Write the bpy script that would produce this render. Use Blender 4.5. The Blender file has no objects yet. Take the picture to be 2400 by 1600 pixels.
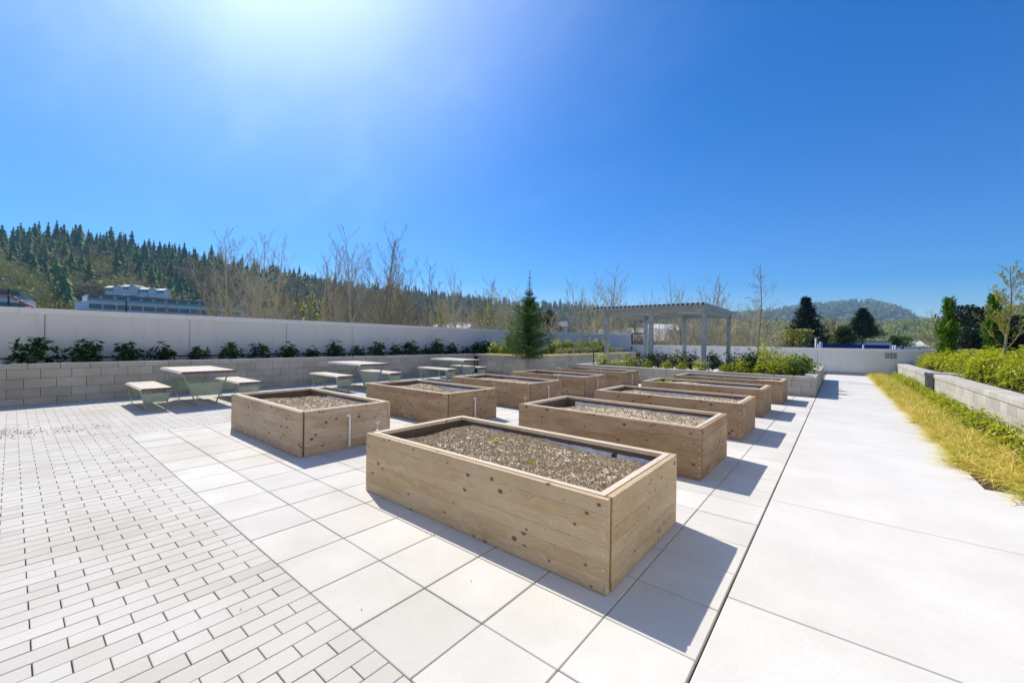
import bpy, math, random
import numpy as np
from mathutils import Matrix, Vector
R_ = math.radians
scene = bpy.context.scene
COL = scene.collection
# ------------------------------------------------------------------ camera
FPX, YAW, PIT, ROL, EYE = 948.83, R_(38.9656), R_(.0866), R_(.8352), 1.5
cd = bpy.data.cameras.new("camera"); cam = bpy.data.objects.new("camera", cd); COL.objects.link(cam)
cd.sensor_width = 36; cd.lens = FPX / 2400 * 36; cd.clip_start = .05; cd.clip_end = 20000
cam.matrix_world = Matrix.Translation((0, 0, EYE)) @ Matrix.Rotation(YAW, 4, 'Z') @ Matrix.Rotation(R_(90) - PIT, 4, 'X') @ Matrix.Rotation(ROL, 4, 'Z')
scene.camera = cam
# ------------------------------------------------------------------ light
SUN_EL, SUN_AZ = R_(47.8), math.atan2(-.49, .155)      # azimuth measured from +Y towards +X
sv = Vector((math.sin(SUN_AZ) * math.cos(SUN_EL), math.cos(SUN_AZ) * math.cos(SUN_EL), math.sin(SUN_EL)))
w = bpy.data.worlds.new("World"); scene.world = w; w.use_nodes = True
nt = w.node_tree; bg = nt.nodes['Background']
sky = nt.nodes.new('ShaderNodeTexSky'); sky.sky_type = 'NISHITA'; sky.sun_disc = False
sky.sun_elevation = SUN_EL; sky.sun_rotation = SUN_AZ % (2 * math.pi)
sky.altitude = 0; sky.air_density = 1.0; sky.dust_density = .5; sky.ozone_density = 4.0
hs = nt.nodes.new('ShaderNodeHueSaturation'); hs.inputs['Saturation'].default_value = 2.0; nt.links.new(sky.outputs[0], hs.inputs['Color'])
mx = nt.nodes.new('ShaderNodeMix'); mx.data_type = 'RGBA'; mx.blend_type = 'MULTIPLY'; mx.inputs[0].default_value = 1; mx.inputs[7].default_value = (.66, .80, .96, 1); nt.links.new(hs.outputs[0], mx.inputs[6])
# thin high cirrus, brightest round the sun
def wn(ty, **k):
    x = nt.nodes.new('ShaderNode' + ty)
    for a, v in k.items(): setattr(x, a, v)
    return x
def wm(op, a, b=None):
    x = wn('Math', operation=op)
    for i, v in enumerate((a, b)):
        if v is None: continue
        if hasattr(v, 'node'): nt.links.new(v, x.inputs[i])
        else: x.inputs[i].default_value = v
    return x.outputs[0]
tc = wn('TexCoord'); dp = wn('VectorMath', operation='DOT_PRODUCT'); nt.links.new(tc.outputs['Generated'], dp.inputs[0]); dp.inputs[1].default_value = sv
ang = wm('MAXIMUM', dp.outputs['Value'], 0.)
mp = wn('Mapping'); mp.inputs['Rotation'].default_value = (0, 0, R_(35)); mp.inputs['Scale'].default_value = (.8, 6.5, 5.); nt.links.new(tc.outputs['Generated'], mp.inputs[0])
cn = wn('TexNoise'); cn.inputs['Scale'].default_value = 1.6; cn.inputs['Detail'].default_value = 7; cn.inputs['Roughness'].default_value = .55; cn.inputs['Distortion'].default_value = .25; nt.links.new(mp.outputs[0], cn.inputs['Vector'])
wisp = wm('MULTIPLY', wm('MAXIMUM', wm('SUBTRACT', cn.outputs['Fac'], .50), 0.), 1.4)
veil = wm('MULTIPLY', wm('POWER', ang, 11.5), 1.05)
cirrus = wm('ADD', wm('MULTIPLY', wm('POWER', ang, 4.), wm('MULTIPLY', wisp, .3)), veil)
cc = wn('Mix', data_type='RGBA'); cc.blend_type = 'ADD'; cc.inputs[0].default_value = 1; nt.links.new(mx.outputs[2], cc.inputs[6])
sc_ = wn('VectorMath', operation='SCALE'); sc_.inputs[0].default_value = (4.9, 5.0, 3.9); nt.links.new(cirrus, sc_.inputs['Scale']); nt.links.new(sc_.outputs[0], cc.inputs[7])
sz_ = wn('SeparateXYZ'); nt.links.new(tc.outputs['Generated'], sz_.inputs[0])      # dusty pale band low over the horizon
lo = wm('POWER', wm('SUBTRACT', 1., wm('MAXIMUM', sz_.outputs['Z'], 0.)), 5.)
hz_ = wn('VectorMath', operation='SCALE'); hz_.inputs[0].default_value = (1.5, .75, .0); nt.links.new(wm('MULTIPLY', lo, wm('ADD', .45, wm('MULTIPLY', ang, 1.))), hz_.inputs['Scale'])
c2 = wn('Mix', data_type='RGBA'); c2.blend_type = 'ADD'; c2.inputs[0].default_value = 1; nt.links.new(cc.outputs[2], c2.inputs[6]); nt.links.new(hz_.outputs[0], c2.inputs[7])
nt.links.new(c2.outputs[2], bg.inputs[0]); bg.inputs[1].default_value = .078
sl = bpy.data.lights.new("sun", 'SUN'); sl.energy = 3.1; sl.angle = R_(.5); sl.color = (1, .925, .80)
so = bpy.data.objects.new("sun", sl); COL.objects.link(so); so.rotation_euler = sv.to_track_quat('Z', 'Y').to_euler()
vs = scene.view_settings; vs.view_transform = 'Standard'; vs.look = 'None'; vs.gamma = 1; vs.exposure = .95
scene.cycles.max_bounces = 8; scene.cycles.transparent_max_bounces = 8; scene.cycles.volume_bounces = 1

# ------------------------------------------------------------------ survey helpers (photo survey -> metres)
def ray(px, py):
    A = px - 1200; B = py - 800
    a = A * math.cos(ROL) + B * math.sin(ROL); b = -A * math.sin(ROL) + B * math.cos(ROL)
    r = a / FPX; u = -b / FPX
    d = math.cos(PIT) + u * math.sin(PIT); z = u * math.cos(PIT) - math.sin(PIT)
    s, c = math.sin(YAW), math.cos(YAW)
    return (r * c - d * s, r * s + d * c, z)
def at_d(px, py, d):
    v = ray(px, py); return Vector((v[0] * d, v[1] * d, EYE + v[2] * d))
def at_x(px, py, X):
    v = ray(px, py); t = X / v[0]; return Vector((X, v[1] * t, EYE + v[2] * t))
def at_z(px, py, z):
    v = ray(px, py); t = (z - EYE) / v[2]; return Vector((v[0] * t, v[1] * t, z))

# ------------------------------------------------------------------ objects and tags
def tag(o, label=None, cat=None, group=None, kind=None):
    if label: o['label'] = label
    if cat: o['category'] = cat
    if group: o['group'] = group
    if kind: o['kind'] = kind
    return o
def empty(name, loc=(0, 0, 0), rz=0, label=None, cat=None, group=None):
    o = bpy.data.objects.new(name, None); COL.objects.link(o); o.location = loc; o.rotation_euler = (0, 0, rz)
    o.empty_display_size = .2
    return tag(o, label, cat, group)
def copy_tree(o, parent=None):
    c = o.copy(); COL.objects.link(c); c.parent = parent
    for ch in list(o.children): copy_tree(ch, c)
    return c
class MB:
    def __init__(s): s.v = []; s.f = []; s.t = []; s.uv = []; s.m = []
    def poly(s, pts, t=0., uv=None, m=0):
        n = len(s.v); s.v += [tuple(p) for p in pts]; s.f.append(tuple(range(n, n + len(pts))))
        s.t.append(t); s.m.append(m); s.uv += (uv or [(0, 0)] * len(pts))
    def box(s, a, b, t=0., bev=0., m=0, uvax=None, off=(0, 0)):
        x0, y0, z0 = a; x1, y1, z1 = b
        if bev > 0:
            e = bev; tx = [x0, x0 + e, x1 - e, x1]; ty = [y0, y0 + e, y1 - e, y1]; tz = [z0, z0 + e, z1 - e, z1]
            def P(i, j, k): return (tx[i], ty[j], tz[k])
            F = [[(1,1,3),(2,1,3),(2,2,3),(1,2,3)], [(1,2,0),(2,2,0),(2,1,0),(1,1,0)],
                 [(1,0,1),(2,0,1),(2,0,2),(1,0,2)], [(2,3,1),(1,3,1),(1,3,2),(2,3,2)],
                 [(3,1,1),(3,2,1),(3,2,2),(3,1,2)], [(0,2,1),(0,1,1),(0,1,2),(0,2,2)],
                 [(1,0,2),(2,0,2),(2,1,3),(1,1,3)], [(2,3,2),(1,3,2),(1,2,3),(2,2,3)],
                 [(3,1,2),(3,2,2),(2,2,3),(2,1,3)], [(0,2,2),(0,1,2),(1,1,3),(1,2,3)],
                 [(1,1,0),(2,1,0),(2,0,1),(1,0,1)], [(2,2,0),(1,2,0),(1,3,1),(2,3,1)],
                 [(2,1,0),(2,2,0),(3,2,1),(3,1,1)], [(1,2,0),(1,1,0),(0,1,1),(0,2,1)],
                 [(2,0,1),(3,1,1),(3,1,2),(2,0,2)], [(3,2,1),(2,3,1),(2,3,2),(3,2,2)],
                 [(1,3,1),(0,2,1),(0,2,2),(1,3,2)], [(0,1,1),(1,0,1),(1,0,2),(0,1,2)],
                 [(2,0,2),(3,1,2),(2,1,3)], [(3,2,2),(2,3,2),(2,2,3)], [(1,3,2),(0,2,2),(1,2,3)], [(0,1,2),(1,0,2),(1,1,3)],
                 [(3,1,1),(2,0,1),(2,1,0)], [(2,3,1),(3,2,1),(2,2,0)], [(0,2,1),(1,3,1),(1,2,0)], [(1,0,1),(0,1,1),(1,1,0)]]
            polys = [[P(*q) for q in f] for f in F]
        else:
            c = [(x, y, z) for z in (z0, z1) for y in (y0, y1) for x in (x0, x1)]
            polys = [[c[i] for i in q] for q in ((4,5,7,6),(2,3,1,0),(0,1,5,4),(3,2,6,7),(1,3,7,5),(2,0,4,6))]
        for p in polys:
            uv = None
            if uvax == 'x': uv = [(q[0] + off[0], q[2] + off[1] + (q[1] - y0)) for q in p]
            elif uvax == 'y': uv = [(q[1] + off[0], q[2] + off[1] + (q[0] - x0)) for q in p]
            s.poly(p, t, uv, m)
    def tube(s, pts, r, n=6, t=0., r2=None, cap=True, m=0):
        pts = [Vector(p) for p in pts]; k = len(pts); rings = []
        for i, p in enumerate(pts):
            d = (pts[min(i + 1, k - 1)] - pts[max(i - 1, 0)]).normalized()
            a = d.orthogonal().normalized() if abs(d.z) < .99 else Vector((1, 0, 0)); 
            if abs(d.z) < .99: a = d.cross(Vector((0, 0, 1))).normalized()
            b = d.cross(a).normalized()
            rr = r if r2 is None else r + (r2 - r) * i / (k - 1)
            rings.append([p + rr * (math.cos(2 * math.pi * j / n) * a + math.sin(2 * math.pi * j / n) * b) for j in range(n)])
        for i in range(k - 1):
            for j in range(n):
                s.poly([rings[i][j], rings[i][(j + 1) % n], rings[i + 1][(j + 1) % n], rings[i + 1][j]][::-1], t, m=m)
        if cap: s.poly(rings[0], t, m=m); s.poly(rings[-1][::-1], t, m=m)
    def bar(s, p0, p1, wx, wy, t=0., side=(1, 0, 0), m=0):     # rectangular bar between two points
        p0 = Vector(p0); p1 = Vector(p1); d = (p1 - p0).normalized(); a = Vector(side); a = (a - a.dot(d) * d).normalized(); b = d.cross(a)
        q = [(-1, -1), (1, -1), (1, 1), (-1, 1)]
        A = [p0 + a * i * wx / 2 + b * j * wy / 2 for i, j in q]; B = [p1 + a * i * wx / 2 + b * j * wy / 2 for i, j in q]
        for i in range(4): s.poly([A[i], A[(i + 1) % 4], B[(i + 1) % 4], B[i]], t, m=m)
        s.poly(A[::-1], t, m=m); s.poly(B, t, m=m)
    def build(s, name, mat, parent=None, loc=None, smooth=False):
        me = bpy.data.meshes.new(name); me.from_pydata(s.v, [], s.f)
        at = me.attributes.new('tint', 'FLOAT', 'FACE'); at.data.foreach_set('value', s.t)
        uvl = me.uv_layers.new(name='UVMap'); uvl.data.foreach_set('uv', [c for u in s.uv for c in u])
        for mm in (mat if isinstance(mat, (list, tuple)) else [mat]): me.materials.append(mm)
        me.polygons.foreach_set('material_index', s.m)
        if smooth: me.polygons.foreach_set('use_smooth', [True] * len(me.polygons))
        me.update()
        o = bpy.data.objects.new(name, me); COL.objects.link(o)
        if parent: o.parent = parent
        if loc: o.location = loc
        return o
def np_mesh(name, V, tint, mat, nv=4, smooth=False):
    """V (n,nv,3) separate faces"""
    V = np.asarray(V, dtype=np.float32); n = V.shape[0]
    me = bpy.data.meshes.new(name); me.vertices.add(n * nv); me.vertices.foreach_set('co', V.reshape(-1))
    me.loops.add(n * nv); me.loops.foreach_set('vertex_index', np.arange(n * nv, dtype=np.int32))
    me.polygons.add(n); me.polygons.foreach_set('loop_start', np.arange(0, n * nv, nv, dtype=np.int32))
    me.update(calc_edges=True)
    at = me.attributes.new('tint', 'FLOAT', 'FACE'); at.data.foreach_set('value', np.asarray(tint, dtype=np.float32))
    me.materials.append(mat); me.update(); return me
def link(name, me, parent=None, loc=None):
    o = bpy.data.objects.new(name, me); COL.objects.link(o)
    if parent: o.parent = parent
    if loc is not None: o.location = loc
    return o

# ------------------------------------------------------------------ materials
def mat(name, base=(.5, .5, .5), rough=.8, metal=0., spec=.3):
    m = bpy.data.materials.new(name); m.use_nodes = True; b = m.node_tree.nodes['Principled BSDF']
    b.inputs['Base Color'].default_value = (*base, 1); b.inputs['Roughness'].default_value = rough
    b.inputs['Metallic'].default_value = metal; b.inputs['Specular IOR Level'].default_value = spec
    return m
class NT:
    def __init__(s, m): s.m = m; s.t = m.node_tree; s.b = s.t.nodes['Principled BSDF']; s.out = s.t.nodes['Material Output']
    def n(s, ty, **k):
        x = s.t.nodes.new('ShaderNode' + ty)
        for a, v in k.items():
            if hasattr(x, a): setattr(x, a, v)
        return x
    def l(s, a, b): s.t.links.new(a, b)
    def val(s, x, i, v): x.inputs[i].default_value = v
    def coords(s, kind='Object', scale=(1, 1, 1)):
        c = s.n('TexCoord'); mp = s.n('Mapping'); mp.inputs['Scale'].default_value = scale
        s.l(c.outputs[kind], mp.inputs[0]); return mp.outputs[0]
    def noise(s, vec, scale, detail=4, rough=.55, dist=0.):
        x = s.n('TexNoise'); x.inputs['Scale'].default_value = scale; x.inputs['Detail'].default_value = detail
        x.inputs['Roughness'].default_value = rough; x.inputs['Distortion'].default_value = dist
        s.l(vec, x.inputs['Vector']); return x.outputs['Fac']
    def ramp(s, fac, stops):
        r = s.n('ValToRGB'); e = r.color_ramp.elements
        while len(e) > 1: e.remove(e[-1])
        e[0].position = stops[0][0]; e[0].color = (*stops[0][1], 1)
        for p, c in stops[1:]:
            q = e.new(p); q.color = (*c, 1)
        s.l(fac, r.inputs[0]); return r.outputs[0]
    def mix(s, fac, a, b, mode='MIX'):
        x = s.n('Mix', data_type='RGBA'); x.blend_type = mode
        for i, v in ((0, fac), (6, a), (7, b)):
            if hasattr(v, 'is_linked') or hasattr(v, 'node'): s.l(v, x.inputs[i])
            elif isinstance(v, tuple): x.inputs[i].default_value = (*v, 1)
            else: x.inputs[i].default_value = v
        return x.outputs[2]
    def math(s, op, a, b=None, c=None):
        x = s.n('Math', operation=op)
        for i, v in enumerate((a, b, c)):
            if v is None: continue
            if hasattr(v, 'node'): s.l(v, x.inputs[i])
            else: x.inputs[i].default_value = v
        return x.outputs[0]
    def attr(s, name='tint'):
        a = s.n('Attribute'); a.attribute_name = name; return a.outputs['Fac']
    def objrand(s): return s.n('ObjectInfo').outputs['Random']
    def bump(s, h, strength=.3, dist=.01):
        x = s.n('Bump'); x.inputs['Strength'].default_value = strength; x.inputs['Distance'].default_value = dist
        s.l(h, x.inputs['Height']); s.l(x.outputs[0], s.b.inputs['Normal'])
    def color(s, c): s.l(c, s.b.inputs['Base Color'])

def g3(v): return (v, v, v)
def concrete(name, c0, c1, grain=60, tintamt=.18, bump=.25, stain=(.8, .78, .72), warm=None):
    m = mat(name, rough=.9, spec=.2); t = NT(m); v = t.coords()
    a = t.noise(v, 1.6, 5, .6); b = t.noise(v, grain, 3, .7); c = t.noise(v, .55, 3)
    col = t.ramp(t.math('ADD', t.math('MULTIPLY', a, .7), t.math('MULTIPLY', b, .3)), [(.3, c0), (.7, c1)])
    col = t.mix(t.math('MULTIPLY', t.attr(), tintamt), col, tuple(x * .55 for x in (c0 if warm is None else warm)))
    s = t.ramp(c, [(.45, g3(1)), (.7, stain)])
    col = t.mix(.6, col, s, 'MULTIPLY')
    sp = t.ramp(t.noise(v, grain * 2.2, 1, .5), [(.70, g3(1)), (.76, g3(.72))])
    col = t.mix(.7, col, sp, 'MULTIPLY')
    t.color(col); t.bump(t.math('ADD', b, t.math('MULTIPLY', a, .3)), bump, .004); return m
M = {}
M['slab'] = concrete('slab_concrete', (.53, .515, .48), (.68, .665, .63), 70, .16)
M['paver'] = concrete('paver_concrete', (.51, .495, .46), (.60, .583, .55), 90, .28, warm=(.55, .49, .42))
M['path'] = concrete('path_concrete', (.55, .535, .505), (.65, .637, .61), 40, .08, .12, (.93, .92, .9))
M['joint'] = mat('joint_sand', (.34, .30, .24), .95)
M['block'] = concrete('split_block', (.42, .39, .335), (.61, .58, .51), 45, .38, .8, (.78, .76, .7))
M['cap'] = concrete('cap_block', (.43, .41, .36), (.58, .56, .51), 60, .3, .35, (.8, .78, .72))
M['soil'] = concrete('bark_soil', (.035, .022, .014), (.10, .065, .04), 30, .2, 1.0)
M['deck'] = mat('roof_membrane', (.3, .3, .3), .9)
def stucco(name, c):
    m = mat(name, c, .85, spec=.2); t = NT(m); v = t.coords(); a = t.noise(v, 1.1, 5, .6); b = t.noise(v, 160, 2)
    st = t.noise(t.coords('Object', (3, 3, .35)), 2.2, 5, .65)
    col = t.ramp(a, [(.3, tuple(x * .93 for x in c)), (.7, c)])
    col = t.mix(.5, col, t.ramp(st, [(.5, g3(1)), (.75, g3(.82))]), 'MULTIPLY')
    t.color(col); t.bump(b, .25, .003); return m
M['stucco'] = stucco('parapet_panel', (.80, .775, .73)); M['coping'] = stucco('white_coping', (.86, .84, .81))
M['dark'] = mat('tube_end_shade', (.03, .03, .03), .9)
M['flash'] = mat('base_flashing', (.62, .63, .65), .5, .3)
def galv(name, c=(.35, .385, .395)):
    m = mat(name, c, .5, .35, .5); t = NT(m); v = t.coords()
    x = t.n('TexVoronoi'); x.inputs['Scale'].default_value = 22; t.l(v, x.inputs['Vector'])
    s = t.math('ADD', t.math('MULTIPLY', x.outputs['Distance'], .5), t.math('MULTIPLY', t.noise(v, 6, 4), .7))
    t.color(t.ramp(s, [(.3, tuple(q * .72 for q in c)), (.8, tuple(min(1, q * 1.3) for q in c))])); return m
M['galv'] = galv('galvanised_steel')
M['black'] = mat('black_metal', (.02, .02, .022), .5, .2)
M['pvc'] = mat('white_pvc', (.78, .76, .7), .4)
M['white'] = mat('white_paint', (.8, .8, .8), .6)
M['screw'] = mat('screw_steel', (.55, .55, .55), .35, .8)
def sage():
    m = mat('sage_steel', (.30, .37, .29), .45, .1, .5); t = NT(m); v = t.coords()
    t.color(t.ramp(t.noise(v, 9, 4), [(.3, (.27, .335, .265)), (.7, (.33, .40, .32))])); return m
M['sage'] = sage()
def wood(name, cl, cd, grey, knots=1.0, seam=.0):
    m = mat(name, rough=.75, spec=.25); t = NT(m)
    uv = t.n('UVMap').outputs[0]
    sep = t.n('SeparateXYZ'); t.l(uv, sep.inputs[0]); U, V = sep.outputs[0], sep.outputs[1]
    tn = t.attr(); R = t.objrand()
    shift = t.math('ADD', t.math('MULTIPLY', tn, 37.), t.math('MULTIPLY', R, 19.))
    U2 = t.math('ADD', U, shift)
    kc = t.n('CombineXYZ'); t.l(t.math('MULTIPLY', U2, 6.2), kc.inputs[0]); t.l(t.math('MULTIPLY', V, 8.5), kc.inputs[1]); t.l(shift, kc.inputs[2])
    vo = t.n('TexVoronoi', voronoi_dimensions='2D'); vo.inputs['Scale'].default_value = 1.; t.l(kc.outputs[0], vo.inputs['Vector'])
    kd = vo.outputs['Distance']
    bulge = t.math('POWER', t.math('SUBTRACT', 1., t.math('MINIMUM', kd, 1.)), 3.)
    gc = t.n('CombineXYZ'); t.l(t.math('MULTIPLY', U2, 1.1), gc.inputs[0])
    t.l(t.math('ADD', t.math('MULTIPLY', V, 34.), t.math('MULTIPLY', bulge, 2.4)), gc.inputs[1]); t.l(shift, gc.inputs[2])
    g1 = t.noise(gc.outputs[0], 1.0, 5, .6, .6)
    fc = t.n('CombineXYZ'); t.l(t.math('MULTIPLY', U2, 5.), fc.inputs[0]); t.l(t.math('MULTIPLY', V, 260.), fc.inputs[1]); t.l(shift, fc.inputs[2])
    g2 = t.noise(fc.outputs[0], 1.0, 3, .6)
    wv = t.math('SINE', t.math('MULTIPLY', g1, 42.))
    gr = t.math('ADD', t.math('MULTIPLY', g1, .55), t.math('ADD', t.math('MULTIPLY', g2, .30), t.math('MULTIPLY', wv, .07)))
    col = t.ramp(gr, [(.28, cd), (.62, cl), (.8, grey)])
    pl = t.math('FRACT', t.math('MULTIPLY', tn, 7.13))
    col = t.mix(t.math('MULTIPLY', pl, .8), col, t.mix(.75, col, cd))
    bl = t.noise(uv, 1.7, 4, .6)
    col = t.mix(t.math('MULTIPLY', t.math('SUBTRACT', bl, .4), 1.4), col, grey)
    kk = t.n('TexWhiteNoise', noise_dimensions='3D'); t.l(vo.outputs['Position'], kk.inputs['Vector'])
    rad = t.math('MULTIPLY', t.math('SUBTRACT', kk.outputs['Value'], .52), .30 * knots)
    km = t.ramp(t.math('SUBTRACT', rad, kd), [(.0, g3(0)), (.03, g3(1))])
    ring = t.ramp(t.math('SUBTRACT', t.math('ADD', rad, .05), kd), [(.0, g3(0)), (.05, g3(.55))])
    col = t.mix(ring, col, tuple(x * .62 for x in cd)); col = t.mix(km, col, tuple(x * f for x, f in zip(cd, (.42, .33, .25))))
    t.color(col); t.bump(t.math('SUBTRACT', gr, t.math('MULTIPLY', km, .3)), .35, .004)
    return m
M['wood_gold'] = wood('cedar_golden', (.66, .51, .335), (.41, .29, .16), (.64, .555, .44))
M['wood_brown'] = wood('cedar_weathered', (.50, .345, .205), (.25, .155, .085), (.56, .45, .32), 1.1)
M['wood_grey'] = wood('cedar_greyed', (.60, .48, .345), (.34, .25, .16), (.64, .56, .45), 1.1)
M['rim'] = wood('rim_board', (.70, .61, .49), (.54, .45, .34), (.74, .67, .57), .5)
M['strip'] = mat('corner_strip', (.13, .075, .03), .7)
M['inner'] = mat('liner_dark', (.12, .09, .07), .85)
M['slat'] = wood('ipe_slat', (.64, .59, .52), (.48, .43, .37), (.68, .64, .58), .15)
M['slat_end'] = mat('slat_end_grain', (.20, .11, .075), .8)
def liner():
    m = mat('white_foam', (.72, .75, .8), .8); t = NT(m); v = t.coords(); n = t.noise(v, 60, 3, .7)
    t.color(t.ramp(n, [(.35, (.42, .47, .56)), (.6, (.76, .79, .83))])); t.bump(n, .6, .01); return m
M['liner'] = liner()
def chips(name, stops):
    m = mat(name, rough=.9, spec=.15); t = NT(m); n = t.noise(t.coords(), 35, 2)
    t.color(t.ramp(t.math('ADD', t.math('MULTIPLY', t.attr(), .8), t.math('MULTIPLY', n, .2)), stops)); return m
M['mulch'] = chips('mulch_chips', [(.0, (.28, .22, .15)), (.3, (.54, .455, .34)), (.7, (.67, .585, .46)), (1, (.77, .70, .59))])
def leafmat(name, stops, trans=.35, rough=.45, spec=.4, objvar=.25):
    m = mat(name, rough=rough, spec=spec); t = NT(m)
    f = t.math('ADD', t.math('MULTIPLY', t.attr(), 1 - objvar), t.math('MULTIPLY', t.objrand(), objvar))
    c = t.ramp(f, stops); t.color(c)
    if trans > 0:
        tr = t.n('BsdfTranslucent'); t.l(t.mix(1., c, (1.0, 1.0, .55), 'MULTIPLY'), tr.inputs[0])
        mx = t.n('MixShader'); mx.inputs[0].default_value = trans
        t.l(t.b.outputs[0], mx.inputs[1]); t.l(tr.outputs[0], mx.inputs[2]); t.l(mx.outputs[0], t.out.inputs[0])
    return m
M['rhodo'] = leafmat('dark_leaves', [(0, (.014, .045, .012)), (.6, (.045, .12, .024)), (1, (.12, .23, .04))], .2, .6, .15)
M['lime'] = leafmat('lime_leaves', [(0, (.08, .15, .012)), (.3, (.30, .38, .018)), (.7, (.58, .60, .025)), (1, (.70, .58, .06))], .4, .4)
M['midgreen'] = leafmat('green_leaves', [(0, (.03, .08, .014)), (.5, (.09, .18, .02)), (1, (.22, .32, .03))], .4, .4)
M['grass'] = leafmat('tawny_grass', [(0, (.12, .20, .02)), (.25, (.40, .44, .04)), (.5, (.74, .62, .10)), (.8, (.90, .72, .28)), (1, (.62, .28, .05))], .35, .6)
M['sedum'] = leafmat('yellow_groundcover', [(0, (.30, .28, .02)), (.5, (.68, .54, .04)), (1, (.80, .60, .06))], .3, .6)
M['silver'] = leafmat('silver_leaves', [(0, (.16, .22, .12)), (.6, (.42, .46, .28)), (1, (.66, .62, .38))], .3, .6)
M['spruce'] = leafmat('spruce_needles', [(0, (.02, .07, .015)), (.6, (.07, .17, .025)), (1, (.20, .32, .04))], .2, .6)
M['pine'] = leafmat('pine_needles', [(0, (.03, .10, .012)), (.5, (.09, .22, .018)), (1, (.24, .38, .04))], .3, .5)
M['darkfir'] = leafmat('fir_needles', [(0, (.006, .018, .010)), (.6, (.018, .042, .020)), (1, (.045, .075, .03))], .1, .7)
M['olive'] = leafmat('evergreen_leaves', [(0, (.02, .045, .012)), (.6, (.07, .11, .02)), (1, (.17, .2, .04))], .25, .6)
M['darkever'] = leafmat('dark_evergreen_leaves', [(0, (.010, .022, .014)), (.7, (.03, .05, .03)), (1, (.09, .12, .07))], .15, .5)
M['hillfir'] = leafmat('hill_fir_needles', [(0, (.04, .10, .024)), (.5, (.09, .185, .04)), (1, (.26, .34, .055))], .0, .8, .1, .45)
M['hillleaf'] = leafmat('hill_leaves', [(0, (.20, .19, .06)), (.3, (.42, .33, .17)), (.5, (.42, .44, .08)), (.75, (.54, .44, .24)), (1, (.48, .55, .07))], .0, .9, .1, .7)
M['hillyellow'] = leafmat('hill_yellow_leaves', [(0, (.16, .15, .015)), (1, (.42, .38, .03))], .1, .9, .1)
M['bud'] = leafmat('young_yellow_leaves', [(0, (.20, .24, .01)), (1, (.60, .58, .03))], .45, .5)
M['bark'] = mat('grey_bark', (.30, .24, .17), .9)
M['barklight'] = mat('tan_bark', (.36, .29, .20), .85)
M['barktan'] = mat('pale_twigs', (.66, .57, .40), .85)
M['barkdark'] = mat('brown_bark', (.09, .06, .045), .9)

rng = np.random.default_rng(7); rnd = random.Random(11)
def unit(a): return a / np.maximum(np.linalg.norm(a, axis=-1, keepdims=True), 1e-9)
def leaves(base, d, L, W, rg=rng, roll=None):
    """rhombic leaf quads: base (n,3), direction d (n,3), length, width arrays"""
    n = len(base); L = np.broadcast_to(np.asarray(L, float), (n,))[:, None]; W = np.broadcast_to(np.asarray(W, float), (n,))[:, None]
    r = unit(rg.normal(size=(n, 3))); up = np.array([0, 0, 1.]) + .5 * r
    s = unit(np.cross(d, up)); nn = np.cross(s, d)
    mid = base + d * L * .5 + nn * L * .08
    return np.stack([base, mid + s * W / 2, base + d * L, mid - s * W / 2], 1)
def segs_mesh(name, segs, n, mt):
    """tapered prisms from (p0,p1,r0,r1) rows"""
    S = np.array(segs, float); p0, p1, r0, r1 = S[:, 0:3], S[:, 3:6], S[:, 6:7], S[:, 7:8]
    d = unit(p1 - p0); ref = np.where(np.abs(d[:, 2:3]) > .95, np.array([[1., 0, 0]]), np.array([[0, 0, 1.]]))
    a = unit(np.cross(d, ref)); b = np.cross(d, a); Q = []
    for j in range(n):
        def pt(c, r, k): an = 2 * math.pi * k / n; return c + r * (math.cos(an) * a + math.sin(an) * b)
        Q.append(np.stack([pt(p0, r0, j), pt(p0, r0, j + 1), pt(p1, r1, j + 1), pt(p1, r1, j)], 1))
    V = np.concatenate(Q); return np_mesh(name, V, np.tile(rng.random(len(S)), n), mt)
def v3(a): return np.asarray(a, float)
def branch(segs, tips, p, d, L, r, lvl, rg, up=.25, spread=.7, kids=(9, 5, 3), steps=4, tw=.35, gap=.12):
    """one limb with side limbs, recursive"""
    st = L / steps; q = v3(p); dd = unit(v3(d)); pts = [q]
    for i in range(steps):
        dd = unit(dd + rg.normal(size=3) * .10 + np.array([0, 0, up / steps])); n = q + dd * st
        r0 = r * (1 - i / steps * .8); r1 = r * (1 - (i + 1) / steps * .8)
        segs.append((*q, *n, r0, r1)); q = n; pts.append(q)
    tips.append((*q, *dd))
    if lvl <= 0: return
    k = kids[-lvl] if lvl <= len(kids) else kids[0]
    for j in range(k):
        t = gap + (1 - gap) * (j + rg.random()) / k; i = min(int(t * steps), steps - 1); f = t * steps - i
        b = pts[i] * (1 - f) + pts[i + 1] * f; ax = unit(pts[i + 1] - pts[i])
        s = rg.normal(size=3); s = unit(s - s.dot(ax) * ax)
        nd = unit(ax * (1 - spread * .5) + s * spread)
        branch(segs, tips, b, nd, L * tw * (1.25 - .7 * t) * (.7 + .6 * rg.random()), r * .45 * (1 - .5 * t), lvl - 1, rg, up, spread, kids, 3 if lvl > 1 else 2, tw * 1.25)
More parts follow.
